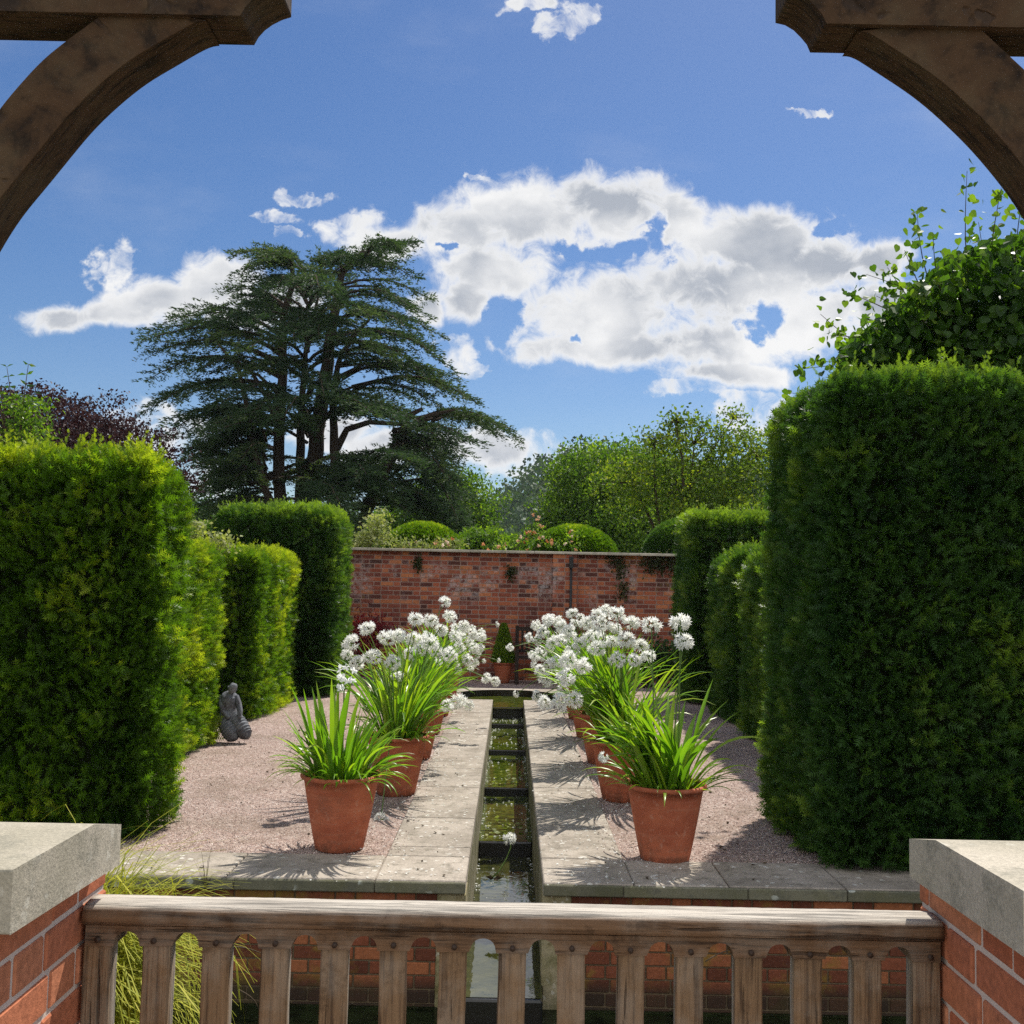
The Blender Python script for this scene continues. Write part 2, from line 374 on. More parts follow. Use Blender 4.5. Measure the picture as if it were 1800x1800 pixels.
M['ret_brick'] = brick_mat('damp_brick', [(0.0, (0.10, 0.035, 0.02)), (0.5, (0.22, 0.07, 0.035)), (1.0, (0.33, 0.12, 0.05))], ret_stain)
M['render'] = stone_mat('lichened_render', (0.24, 0.21, 0.10), (0.34, 0.29, 0.18), green=0.5, dk=(0.12, 0.08, 0.02))
M['terracotta'] = None
n = newmat('terracotta')
c = n.mix(n.sstep(n.noise(n.pos, 7.0, 5, 0.6), 0.3, 0.7), (0.43, 0.125, 0.06, 1), (0.33, 0.085, 0.04, 1))
c = n.mix(n.math('MULTIPLY', n.sstep(n.noise(n.vmath('MULTIPLY', n.pos, (3, 3, 40)), 1.0, 3), 0.5, 0.75), 0.25), c, (0.50, 0.22, 0.13, 1))
c = n.mix(n.math('MULTIPLY', n.sstep(n.noise(n.pos, 26.0, 5, 0.7), 0.56, 0.70), 0.35), c, (0.55, 0.36, 0.26, 1))
c = n.mix(n.math('MULTIPLY', n.sstep(n.noise(n.pos, 5.5, 6, 0.7), 0.52, 0.68), 0.45), c, (0.20, 0.075, 0.045, 1))
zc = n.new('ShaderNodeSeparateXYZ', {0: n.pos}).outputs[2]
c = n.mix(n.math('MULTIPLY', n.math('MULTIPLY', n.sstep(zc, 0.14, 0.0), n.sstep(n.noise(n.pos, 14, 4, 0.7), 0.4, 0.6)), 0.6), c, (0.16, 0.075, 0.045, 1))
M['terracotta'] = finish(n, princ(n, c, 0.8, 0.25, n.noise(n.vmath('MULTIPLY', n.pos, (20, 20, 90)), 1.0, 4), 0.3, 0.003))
M['soil'] = plain('soil', (0.05, 0.035, 0.02), 0.95, 0.1, 0.5, 60)
# gravel
n = newmat('gravel')
vv = n.new('ShaderNodeTexVoronoi', {'Vector': n.pos, 'Scale': 95.0})
vs_ = n.new('ShaderNodeTexVoronoi', {'Vector': n.pos, 'Scale': 38.0})
hv = n.new('ShaderNodeSeparateColor', {0: vv.outputs['Color']})
c = n.ramp(hv.outputs[0], [(0.0, (0.12, 0.08, 0.065)), (0.3, (0.27, 0.18, 0.15)), (0.65, (0.42, 0.295, 0.245)), (0.92, (0.60, 0.49, 0.43)), (1.0, (0.78, 0.72, 0.66))])
c2 = n.ramp(n.new('ShaderNodeSeparateColor', {0: vs_.outputs['Color']}).outputs[1], [(0.0, (0.27, 0.18, 0.15)), (0.5, (0.46, 0.34, 0.29)), (1.0, (0.60, 0.50, 0.44))])
c = n.mix(0.4, c, c2)
c = n.mix(n.math('MULTIPLY', n.sstep(n.noise(n.pos, 1.6, 6, 0.7), 0.45, 0.65), 0.5), c, (0.22, 0.165, 0.12, 1))
M['gravel'] = finish(n, princ(n, c, 0.9, 0.2, n.math('ADD', n.math('MULTIPLY', vv.outputs['Distance'], -1.0), n.math('MULTIPLY', vs_.outputs['Distance'], -0.7)), 1.0, 0.012))
n = newmat('lawn')
c = n.mix(n.noise(n.pos, 3.0, 5, 0.7), (0.035, 0.06, 0.015, 1), (0.09, 0.11, 0.03, 1))
M['lawn'] = finish(n, princ(n, c, 0.9, 0.1, n.noise(n.pos, 40, 4), 0.6, 0.03))
def water(name, c0, c1, ior=1.45, sc=7.0, amt=0.25):
    n = newmat(name)
    c = n.mix(n.sstep(n.noise(n.pos, sc, 6, 0.7), 0.35, 0.65), (*c0, 1), (*c1, 1))
    bp = n.new('ShaderNodeBump', {'Height': n.noise(n.pos, 9.0, 3, 0.5, 0.5), 'Strength': amt, 'Distance': 0.006}).outputs[0]
    fr = n.new('ShaderNodeFresnel', {'IOR': ior, 'Normal': bp}).outputs[0]
    d = n.new('ShaderNodeBsdfDiffuse', {'Color': c}).outputs[0]
    g = n.new('ShaderNodeBsdfGlossy', {'Color': (0.95, 0.97, 1, 1), 'Roughness': 0.015, 'Normal': bp}).outputs[0]
    return finish(n, n.new('ShaderNodeMixShader', {0: fr, 1: d, 2: g}).outputs[0])
M['rill_water'] = water('rill_water', (0.020, 0.034, 0.005), (0.085, 0.10, 0.012), 1.42, 11.0)
M['clear_water'] = water('clear_water', (0.02, 0.024, 0.006), (0.05, 0.05, 0.012), 1.75, amt=0.12)
M['pool_water'] = water('pool_water', (0.006, 0.009, 0.004), (0.02, 0.03, 0.01), 1.33)

M['yew_l'] = leaf_mat('yew_sunlit_tint', (0.022, 0.060, 0.008), (0.095, 0.185, 0.016), (0.48, 0.52, 0.04), 0.45, rough=0.45, spec=0.2, tcol=(1.5, 1.6, 0.4))  # brighter copy of the yew, sunlight put into its leaf colour
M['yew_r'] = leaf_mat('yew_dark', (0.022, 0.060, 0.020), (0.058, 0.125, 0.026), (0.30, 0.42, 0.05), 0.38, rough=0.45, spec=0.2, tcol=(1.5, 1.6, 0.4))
M['yew_core'] = plain('yew_core', (0.022, 0.030, 0.010), 0.9, 0.1, 0.5, 15)
M['cedar'] = leaf_mat('cedar_needles', (0.022, 0.044, 0.022), (0.052, 0.090, 0.038), (0.18, 0.22, 0.06), 0.28, nscale=0.5, tcol=(1.3, 1.5, 0.7))
M['bark'] = plain('cedar_bark', (0.085, 0.06, 0.045), 0.95, 0.1, 0.7, 3)
M['twig'] = plain('twig_bark', (0.10, 0.075, 0.05), 0.9, 0.1, 0.5, 20)
M['beech'] = leaf_mat('copper_beech_leaves', (0.025, 0.012, 0.014), (0.05, 0.022, 0.024), (0.10, 0.045, 0.04), 0.15, (1.3, 0.8, 0.7))
M['oakleaf'] = leaf_mat('broadleaf_green', (0.022, 0.055, 0.010), (0.10, 0.18, 0.02), (0.36, 0.46, 0.05), 0.4, nscale=0.6)
M['oakdark'] = leaf_mat('broadleaf_dark', (0.025, 0.055, 0.022), (0.05, 0.10, 0.035), (0.11, 0.18, 0.05), 0.3, nscale=0.5)
M['yellowleaf'] = leaf_mat('golden_leaves', (0.03, 0.06, 0.012), (0.12, 0.18, 0.025), (0.46, 0.46, 0.05), 0.42, nscale=1.0)
M['lime'] = leaf_mat('lime_leaves', (0.03, 0.07, 0.014), (0.07, 0.14, 0.02), (0.24, 0.33, 0.04), 0.45, rough=0.45, spec=0.25)
M['wood_far'] = leaf_mat('far_wood', (0.018, 0.042, 0.020), (0.040, 0.080, 0.032), (0.09, 0.14, 0.05), 0.15, nscale=0.05)
M['strap'] = leaf_mat('agapanthus_leaf', (0.06, 0.14, 0.015), (0.14, 0.27, 0.02), (0.34, 0.42, 0.035), 0.45, rough=0.33, spec=0.5, nscale=4)
M['stem'] = leaf_mat('flower_stalk', (0.10, 0.17, 0.04), (0.14, 0.22, 0.05), (0.22, 0.28, 0.07), 0.1, rough=0.4)
n = newmat('white_petal')
pc = n.mix(n.var, (0.84, 0.84, 0.76, 1), (0.93, 0.93, 0.91, 1))
M['petal'] = finish(n, n.new('ShaderNodeMixShader', {0: 0.5, 1: princ(n, pc, 0.6, 0.2), 2: n.new('ShaderNodeBsdfTranslucent', {'Color': pc}).outputs[0]}).outputs[0])
M['sedge'] = leaf_mat('sedge_blade', (0.18, 0.22, 0.02), (0.34, 0.36, 0.03), (0.55, 0.50, 0.08), 0.35, (1.1, 1.1, 0.5), nscale=5)
M['redleaf'] = leaf_mat('red_leaves', (0.10, 0.008, 0.015), (0.22, 0.02, 0.03), (0.34, 0.05, 0.05), 0.3, (1.4, 0.5, 0.5))
M['paleleaf'] = leaf_mat('pale_leaves', (0.10, 0.13, 0.04), (0.24, 0.27, 0.10), (0.50, 0.48, 0.26), 0.3)
M['ivy'] = leaf_mat('ivy_leaves', (0.02, 0.03, 0.012), (0.045, 0.055, 0.02), (0.10, 0.10, 0.035), 0.2)
M['rose'] = leaf_mat('rose_blooms', (0.55, 0.18, 0.05), (0.75, 0.45, 0.25), (0.85, 0.80, 0.70), 0.3, (1, 1, 1))
M['statue'] = stone_mat('statue_stone', (0.08, 0.085, 0.10), (0.21, 0.22, 0.24), spots=(0.36, 0.36, 0.36), dk=(0.05, 0.03, 0.028), fine=60, sscale=45)
M['iron'] = plain('dark_iron', (0.03, 0.03, 0.03), 0.5)
M['darkwood'] = plain('dark_garden_wood', (0.045, 0.032, 0.025), 0.8, 0.2)

# ------------------------------------------------------------------ ground
CH = 0.215      # half width of the rill
YF = 5.82       # front edge of the garden paving
b = MB()
def sheet(mb, x0, x1, y0, y1, z, var=0.5): mb.add([(x0, y0, z), (x1, y0, z), (x1, y1, z), (x0, y1, z)], [[0, 1, 2, 3]], var)
# lawn / park land to the horizon, with the terrace, pool and rill left out of it
S = 900
sheet(b, -S, S, 18.4, S, -0.03); sheet(b, -S, -6.5, -S, 18.4, -0.03); sheet(b, 6.5, S, -S, 18.4, -0.03); sheet(b, -6.5, 6.5, -S, -6, -0.03)
struct(b.build('ground', M['lawn']))
b = MB()
sheet(b, -6.5, -0.72, 6.33, 18.4, -0.012); sheet(b, 0.72, 6.5, 6.33, 18.4, -0.012); sheet(b, -0.72, 0.72, 16.45, 18.4, -0.012)
struct(b.build('gravel_path', M['gravel']))
b = MB(); sheet(b, -6.5, 6.5, -6, 2.2, -0.01); b.add([(-6.5, 2.2, -0.01), (6.5, 2.2, -0.01), (6.5, 2.2, -0.9), (-6.5, 2.2, -0.9)], [[0, 1, 2, 3]])
struct(b.build('terrace_floor', M['paving']))
# loose stones lying on the gravel
T4 = np.array([(1, 0, 0), (-0.5, 0.8, 0), (-0.5, -0.8, 0), (0.05, 0.1, 0.8)]); T4F = np.array([(0, 1, 3), (1, 2, 3), (2, 0, 3)])
b = MB(); k = 26000
yy_ = 6.34 + 6.5 * rng.random(k) ** 1.5; xx_ = np.where(rng.random(k) < 0.5, -0.74 - 2.3 * rng.random(k), 0.74 + 2.1 * rng.random(k))
pos = np.stack([xx_, yy_, np.full(k, -0.012)], 1)
b.scatter(T4, T4F, pos, frames(np.tile([0, 0, 1.0], (k, 1)) + rng.normal(size=(k, 3)) * 0.3), rng.uniform(0.003, 0.008, k), rng.random(k))
n = newmat('loose_stone'); c = n.ramp(n.var, [(0.0, (0.20, 0.13, 0.11)), (0.5, (0.48, 0.36, 0.31)), (1.0, (0.72, 0.62, 0.56))])
M['pebble'] = finish(n, princ(n, c, 0.85, 0.2))
k2 = 900; xe = rng.choice([-1, 1], k2) * (0.72 - np.abs(rng.normal(size=k2)) * 0.07)
pos = np.stack([xe, 6.35 + 7.5 * rng.random(k2), np.full(k2, 0.001)], 1)
b.scatter(T4, T4F, pos, frames(np.tile([0, 0, 1.0], (k2, 1)) + rng.normal(size=(k2, 3)) * 0.3), rng.uniform(0.003, 0.007, k2), rng.random(k2))
struct(b.build('gravel', M['pebble']), 'stuff')

# paving: slabs with joints, along the rill and across the front
b = MB(); e = MB()
def slab(x0, x1, y0, y1):
    vr = 0.5 + random.uniform(-0.25, 0.25); g = 0.003
    b.box(x0 + g, x1 - g, y0 + g, y1 - g, -0.075, random.uniform(-0.0015, 0.0015), vr, 0, ch=0.006)
for s in (-1, 1):
    y = YF
    js = [6.55, 7.35, 8.45, 9.3, 10.4, 11.4, 12.2, 13.3, 14.2, 14.8] if s < 0 else [6.35, 7.6, 8.5, 9.6, 10.5, 11.7, 12.6, 13.5, 14.8]
    y = 6.33
    # mitred corner slab beside the rill
    X = lambda q: s * q
    for yj in js:
        slab(*sorted((X(CH), X(0.72))), y, yj); y = yj
    slab(*sorted((X(CH), X(0.72))), YF, 6.33)
    xs = [0.72, 1.55, 2.3, 3.2, 4.2] if s < 0 else [0.72, 1.25, 1.9, 2.5, 3.4, 4.2]
    for i in range(len(xs) - 1): slab(*sorted((X(xs[i]), X(xs[i + 1]))), YF, 6.33)
# bedding under the slabs
for s in (-1, 1):
    b.box(*sorted((s * (CH + 0.004), s * 0.715)), YF + 0.06, 14.79, -0.12, -0.012, 0.1)
    b.box(*sorted((s * 0.715, s * 4.2)), YF + 0.06, 6.32, -0.12, -0.012, 0.1)
# pond surround: square with a round opening
cy, pr = 15.42, 0.82
seg = 48; ring = []; sq = []
for i in range(seg):
    a = 2 * math.pi * i / seg; cx_, sy_ = math.cos(a), math.sin(a)
    ring.append((pr * cx_, cy + pr * sy_, -0.004)); q = 1.0 / max(abs(cx_), abs(sy_))
    ex = 1.03; sq.append((max(-0.98, min(0.98, ex * q * cx_)), cy + max(-0.63, min(1.04, ex * q * sy_)), -0.004))
low = [(x, y, -0.3) for x, y, z in ring]
F = []
for i in range(seg):
    j = (i + 1) % seg
    mid = (ring[i][0] + ring[j][0]) / 2
    if ring[i][1] < cy and abs(mid) < CH: continue
    F += [[i, seg + i, seg + j, j]]
b.add(ring + sq, F, 0.6)
struct(b.build('stone_path', M['paving']))
e = MB()
Fl = [[i, (i + 1) % seg, seg + (i + 1) % seg, seg + i] for i in range(seg) if not (ring[i][1] < cy and abs((ring[i][0] + ring[(i + 1) % seg][0]) / 2) < CH)]
e.add(ring + low, Fl, 0.3)
pond = thing('round_pond', 'small round pond with a stone rim at the far end of the rill', 'pond', (0, cy, 0))
e.build('pond_wall', M['weir'], pond)
wmb = MB(); wmb.add([(pr * math.cos(2 * math.pi * i / 48), cy + pr * math.sin(2 * math.pi * i / 48), -0.1) for i in range(48)], [list(range(48))])
struct(wmb.build('pond_water', M['rill_water']))

# lichened front edge of the coping stones
b = MB()
for s in (-1, 1):
    xs = [CH, 0.72, 1.5, 2.3, 3.2, 4.2] if s < 0 else [CH, 0.66, 1.35, 1.9, 2.5, 3.4, 4.2]
    for i in range(len(xs) - 1):
        x0, x1 = sorted((s * xs[i], s * xs[i + 1])); b.box(x0 + 0.002, x1 - 0.002, YF - 0.02, YF - 0.0, -0.068, -0.006, random.random(), ch=0.006)
struct(b.build('kerb', M['paving_edge']))

# retaining wall
def bricks(mb, u0, u1, z0, z1, put, L=0.215, H=0.065, g=0.01, proud=0.006, bond='flemish', vfun=None, k0=0):
    k = k0; z = z1
    while z > z0:
        if bond == 'flemish': seq = [L, 0.1025]; off = (0 if k % 2 == 0 else -(L + 0.1025) / 2 + 0.02)
        elif bond == 'english': seq = [L] if k % 2 == 0 else [0.1025]; off = 0 if k % 2 == 0 else -0.05
        else: seq = [L]; off = 0 if k % 2 == 0 else -L / 2
        x = u0 + off; i = 0
        while x < u1:
            l = seq[i % len(seq)]; i += 1
            a, c = max(x, u0), min(x + l, u1)
            if c - a > 0.02:
                vr = random.random() ** 1.1 if vfun is None else vfun()
                put(mb, a, c, max(z - H, z0), z, vr, proud + random.uniform(-0.002, 0.003))
            x += l + g
        z -= H + g; k += 1
rw = thing('retaining_wall', 'low damp brick wall with yellow lichen behind the wooden gate, rising from the dark pool', 'wall', (0, YF + 0.1, -0.7))
b = MB(); YR = YF + 0.03
for (x0, x1) in ((-4.2, -CH - 0.16), (CH + 0.16, 4.2)):
    b.box(x0, x1, YR + 0.004, YR + 0.2, -0.9, -0.075, 0.4, 1)
    bricks(b, x0, x1, -0.88, -0.08, lambda mb, a, c, z0, z1, vr, p: mb.box(a, c, YR - p, YR + 0.05, z0, z1, vr, 0, ch=0.004))
b.build('brickwork', [M['ret_brick'], M['damp_mortar']], rw)
b = MB()
for s in (-1, 1):
    x0, x1 = sorted((s * CH, s * (CH + 0.16))); b.box(x0, x1, YR - 0.012, YR + 0.25, -0.9, -0.075, ch=0.01)
b.build('stone_quoin', M['render'], rw)

# rill
rl = thing('stone_rill', 'long narrow stepped stone water channel running to the far round pond', 'rill', (0, 10, -0.3))
b = MB()
for s in (-1, 1):
    x0, x1 = sorted((s * (CH + 0.003), s * (CH + 0.08))); b.box(x0, x1, YR + 0.25, 14.66, -0.9, -0.078)
b.box(-CH, CH, YR - 0.2, 14.66, -0.95, -0.75)
b.build('channel_lining', M['lining'], rl)
bars = [(14.72, 0.10), (14.12, 0.25), (12.3, 0.31), (10.36, 0.37), (8.55, 0.45)]
lv = [-0.10, -0.25, -0.31, -0.37, -0.45, -0.57]
for (yb, wt), z2 in zip(bars, lv[1:]):
    b = MB(); b.box(-CH - 0.002, CH + 0.002, yb - 0.05, yb + 0.03, -0.75, -wt + 0.004, ch=0.008); b.build('weir', M['weir'], rl)
b = MB(); b.box(-CH, CH, YR - 0.22, YR - 0.1, -0.85, -0.565, ch=0.01); b.build('spout', M['weir'], rl)
b = MB(); ends = [15.0] + [q[0] for q in bars] + [YR - 0.19]
for i in range(1, 6):
    y1, y0 = ends[i] - 0.02, ends[i + 1] + (0.0 if i == 5 else -0.02)
    if i < 5: sheet(b, -CH - 0.001, CH + 0.001, y0, y1, lv[i] + 0.006)
struct(b.build('rill_water', M['rill_water']))
b = MB(); sheet(b, -CH - 0.001, CH + 0.001, YR - 0.19, 8.52, -0.562); struct(b.build('rill_water', M['clear_water']))
b = MB(); sheet(b, -6.5, 6.5, 2.2, YR + 0.02, -0.69); struct(b.build('pool_water', M['pool_water']))

# ------------------------------------------------------------------ gate
GC, GD0, GD1 = 0.017, 1.965, 2.05
XL, XR = GC - 0.811, GC + 0.811
gate = thing('wooden_gate', 'weathered oak gate with round-topped gaps standing between the two brick piers', 'gate', (GC, 2.0, 0.0))
def wobble_prism(prof, x0, x1, nseg, amp, varf):
    V = []; A = []; npf = len(prof)
    for i in range(nseg + 1):
        x = x0 + (x1 - x0) * i / nseg
        for (y, z) in prof:
            nz = math.sin(x * 7 + y * 90) * 0.4 + math.sin(x * 23 + z * 60) * 0.3 + random.uniform(-0.3, 0.3)
            V.append((x, y + amp * nz, z + amp * nz * 0.7)); A.append(varf(x, y, z))
    F = [[i * npf + k, i * npf + (k + 1) % npf, (i + 1) * npf + (k + 1) % npf, (i + 1) * npf + k] for i in range(nseg) for k in range(npf)]
    F += [list(range(npf))[::-1], [nseg * npf + k for k in range(npf)]]
    mb = MB(); mb.add(V, F, A, 0, True); return mb
zt = 1.034
prof = [(GD1, zt - 0.038), (GD1 + 0.001, zt - 0.012), (GD1 - 0.008, zt - 0.002), (GD1 - 0.03, zt + 0.002), (GD0 + 0.034, zt + 0.001), (GD0 + 0.016, zt - 0.001), (GD0 + 0.012, zt - 0.002), (GD0 + 0.004, zt - 0.010), (GD0 + 0.001, zt - 0.018), (GD0, zt - 0.026), (GD0 + 0.003, zt - 0.034), (GD0 + 0.010, zt - 0.038)]
wobble_prism(prof, XL + 0.004, XR - 0.003, 120, 0.0009, lambda x, y, z: 0.95 if z > zt - 0.008 else 0.5).build('top_rail', M['oak_x'], gate)  # silvered top, with the sunlit band also put into its colour
# lower rail with arched openings: built as an outline in XZ
SP, X0 = 0.11163, GC - 0.7815
z_arch, z_sh, z_top = 0.983, 0.959, 0.9945
out = [(XL + 0.008, z_top), (XL + 0.008, z_sh - 0.003)]
for i in range(15):
    xc = X0 + SP * i
    if i == 0: out.append((xc + 0.032, z_sh - 0.002))
    else:
        out += [(xc - 0.030, z_sh - 0.001)] + ([(xc + 0.030, z_sh)] if i < 14 else [])
    if i < 14:
        a0, a1 = xc + 0.032, xc + SP - 0.030
        mid, hw = (a0 + a1) / 2, (a1 - a0) / 2 * 0.93
        for k in range(1, 10):
            th = math.pi * (1 - k / 10); out.append((mid + hw * math.cos(th), z_sh + 0.003 + (z_arch - z_sh) * 0.95 * math.sin(th) ** 0.8))
out += [(XR - 0.006, z_sh - 0.002), (XR - 0.006, z_top)]
b = MB()
# triangulated front via columns
xsn = sorted(set(round(p[0], 5) for p in out)); lowz = {}
for p in out:
    if p[1] < z_top - 1e-6: lowz[round(p[0], 5)] = min(lowz.get(round(p[0], 5), 9), p[1])
xsn = [x for x in xsn if x in lowz]; V = []; F = []
for x in xsn:
    V += [(x, GD0 + 0.012, z_top), (x, GD0 + 0.012, lowz[x]), (x, GD1 - 0.004, lowz[x]), (x, GD1 - 0.004, z_top)]
for i in range(len(xsn) - 1):
    for k in range(4): F.append([4 * i + k, 4 * i + (k + 1) % 4, 4 * i + 4 + (k + 1) % 4, 4 * i + 4 + k])
F += [[0, 3, 2, 1], [len(V) - 4, len(V) - 3, len(V) - 2, len(V) - 1]]
b.add(V, F, 0.45); b.build('lower_rail', M['oak_x'], gate)
for i in range(15):
    xc = X0 + SP * i; b = MB()
    hw = 0.026; y0, y1 = GD0 + 0.016, GD1 - 0.022
    ztp = z_sh
    taper = 0.004
    V = []; A = []; ns = 14
    for k in range(ns + 1):
        z = ztp - (ztp - 0.1) * k / ns; jx = random.uniform(-0.0008, 0.0008)
        for (dx, yy2) in ((-hw, y0 + 0.003), (-hw + 0.003, y0), (hw - 0.003, y0), (hw, y0 + 0.003), (hw - taper, y1), (-hw + taper, y1)):
            V.append((xc + dx + jx, yy2, z)); A.append(0.5 if yy2 < y1 - 0.01 else 0.85)
    F = [[k * 6 + q, k * 6 + (q + 1) % 6, k * 6 + 6 + (q + 1) % 6, k * 6 + 6 + q] for k in range(ns) for q in range(6)]
    F += [[0, 1, 2, 3, 4, 5][::-1], [ns * 6 + q for q in range(6)]]
    b.add(V, F, A); b.build('gate_post' if i in (0, 14) else 'baluster', M['oak_z'], gate)
    b = MB(); px_ = xc + random.uniform(-0.004, 0.004); pz = 0.969 + random.uniform(-0.002, 0.002)
    b.tube([(px_, GD0 + 0.006, pz), (px_, GD0 + 0.03, pz)], 0.0052, 8); b.build('peg', M['peg'], gate)
b = MB(); b.box(XL + 0.01, XR - 0.01, GD0 + 0.01, GD1 - 0.01, 0.05, 0.1, ch=0.004); b.build('bottom_rail', M['oak_x'], gate)

# ------------------------------------------------------------------ piers
for s, lab in ((-1, 'red brick pier with stone coping, left of the gate, inner face partly sunlit'),
               (1, 'red brick pier with a thick stone coping, right of the wooden gate, wholly in shade')):
    xin = GC + s * 0.814
    p = thing('brick_pier', lab, 'pier', (xin + s * 0.35, 1.8, 0), 'brick piers carrying the timber frame')
    b = MB(); y0, y1 = 1.64, 2.10
    xa, xb = sorted((xin + s * 0.005, xin + s * 0.75)); b.box(xa, xb, y0 + 0.005, y1 - 0.004, -0.85, 1.104, 0.5, 1)
    vf = lambda: 0.35 + 0.6 * random.random()
    bricks(b, y0, y1, -0.8, 1.100, lambda mb, a, c, z0, z1, vr, pr_: mb.box(*sorted((xin + s * (0.005 - pr_), xin + s * 0.09)), a, c, z0, z1, vr, 0, ch=0.0035), bond='flemish', vfun=vf, k0=(0 if s < 0 else 1), proud=0.0045)
    for yy3, sg in ((y0, 1), (y1, -1)):
        bricks(b, min(xin + s * 0.095, xin + s * 0.75), max(xin + s * 0.095, xin + s * 0.75), -0.8, 1.100,
               lambda mb, a, c, z0, z1, vr, pr_: mb.box(a, c, *sorted((yy3 - sg * (pr_ - 0.004), yy3 + sg * 0.06)), z0, z1, vr, 0, ch=0.0035), vfun=vf, proud=0.0045)
    b.build('brickwork', [M['pier_brick'], M['mortar']], p)
    b = MB(); prof = [(1.60, 1.102), (2.04, 1.090), (2.145, 1.076), (2.145, 1.148), (2.04, 1.167), (1.905, 1.198), (1.60, 1.200)] if s < 0 else \
                     [(1.586, 1.105), (2.03, 1.100), (2.145, 1.076), (2.145, 1.148), (2.03, 1.172), (1.905, 1.200), (1.586, 1.203)]
    prof = [q for q in prof if q[0] < 2.05] + [] 
    b.prism(prof, 'x', *sorted((xin - s * 0.046, xin + s * 0.8)))
    o = b.build('coping_stone', M['coping'], p, bevel=0.004)

# ------------------------------------------------------------------ timber frame
def frame(side):
    lab = 'dark oak beam end with curved brace on the ' + ('left, its scooped tip reaching into the sky' if side < 0 else 'right, its scooped tip just below the top edge')
    D0, D1 = 1.92, 2.03
    if side < 0:
        root = thing('timber_frame', 'dark oak post, beam end and curved brace above the sunlit left pier', 'timber frame', (-1.3, 1.97, 1.19), 'timber frames above the gate piers')
        tip = [(447, 76), (455, 62), (466, 50), (480, 40), (496, 32), (512, 27)]
        zb = at(200, 74.5, D1).z
    else:
        root = thing('timber_frame', 'dark oak post, beam end and curved brace above the shaded right pier', 'timber frame', (1.35, 1.97, 1.19), 'timber frames above the gate piers')
        tip = [(1424, 94), (1418, 80), (1408, 68), (1395, 55), (1380, 46), (1363, 42)]
        zb = at(1600, 96, D1).z
    pts = [at(x, y, D1) for x, y in tip]
    dz = pts[0].z - zb
    prof = [(q.x, q.z - dz) for q in pts]
    prof += [(prof[-1][0], prof[-1][1] + 0.16)]
    xo = side * 1.42
    prof += [(xo, prof[-1][1]), (xo, zb)]
    if side > 0: prof = prof[::-1]
    b = MB(); b.prism(prof, 'y', D0, D1); b.build('beam', M['oak_brace'], root, bevel=0.005)
    # brace: inner arris and outer edge traced, built with its own thickness
    if side < 0:
        inner = [(362, 36), (340, 40), (280, 75), (218, 112), (140, 180), (85, 245), (40, 300), (0, 348), (-40, 410), (-90, 505), (-125, 600), (-150, 720)]
        outer = [(200, 10), (110, 76), (70, 110), (35, 148), (0, 190), (-50, 262), (-100, 350), (-140, 440), (-180, 540), (-215, 650), (-240, 760), (-250, 820)]
    else:
        inner = [(1508, 55), (1528, 57), (1570, 84), (1640, 130), (1700, 182), (1750, 232), (1800, 292), (1835, 342), (1880, 420), (1915, 500), (1950, 610), (1975, 730)]
        outer = [(1690, 20), (1772, 96), (1800, 122), (1835, 155), (1868, 195), (1900, 240), (1950, 315), (1990, 400), (2025, 490), (2050, 590), (2070, 700), (2080, 820)]
    def smooth(pl, m_=60):
        pl = [Vector((x, y, 0)) for x, y in pl]; o_ = []
        for k in range(m_):
            t = k / (m_ - 1) * (len(pl) - 1); i = min(int(t), len(pl) - 2); f = t - i
            p0, p1, p2, p3 = pl[max(i - 1, 0)], pl[i], pl[i + 1], pl[min(i + 2, len(pl) - 1)]
            q = 0.5 * ((2 * p1) + (p2 - p0) * f + (2 * p0 - 5 * p1 + 4 * p2 - p3) * f * f + (3 * p1 - p0 - 3 * p2 + p3) * f ** 3); o_.append(q)
        for _ in range(6): o_ = [o_[0]] + [(o_[i - 1] + o_[i] * 2 + o_[i + 1]) / 4 for i in range(1, m_ - 1)] + [o_[-1]]
        return [(q.x, q.y) for q in o_]
    inner, outer = smooth(inner), smooth(outer)
    b = MB(); V = []; n_ = len(inner)
    for k in range(n_):
        a = at(*inner[k], D0 + 0.012); c_ = at(*outer[k], D0 + 0.012)
        if k == 0: a.z = min(a.z, zb - 0.002); c_.z = min(c_.z, zb + 0.03)
        a.z = min(a.z, zb - 0.002)
        c_.z = min(c_.z, zb + 0.02)
        c_ = c_ if abs(c_.x) < 1.42 else Vector((side * 1.42, c_.y, c_.z))
        V += [(a.x, D0 + 0.012, a.z), (a.x, D1 - 0.002, a.z), (c_.x, D1 - 0.002, c_.z), (c_.x, D0 + 0.012, c_.z)]
    F = [[4 * k + q, 4 * k + (q + 1) % 4, 4 * k + 4 + (q + 1) % 4, 4 * k + 4 + q] for k in range(n_ - 1) for q in range(4)] + [[0, 1, 2, 3], [4 * n_ - 1, 4 * n_ - 2, 4 * n_ - 3, 4 * n_ - 4]]
    b.add(V, F, 0.5); o = b.build('brace', M['oak_brace'], root, bevel=0.004)
    b = MB(); xa, xb = sorted((side * 1.24, side * 1.40)); b.box(xa, xb, 1.90, 2.03, 1.196, zb - 0.003, ch=0.006); b.build('post', M['oak_brace'], root)
frame(-1); frame(1)

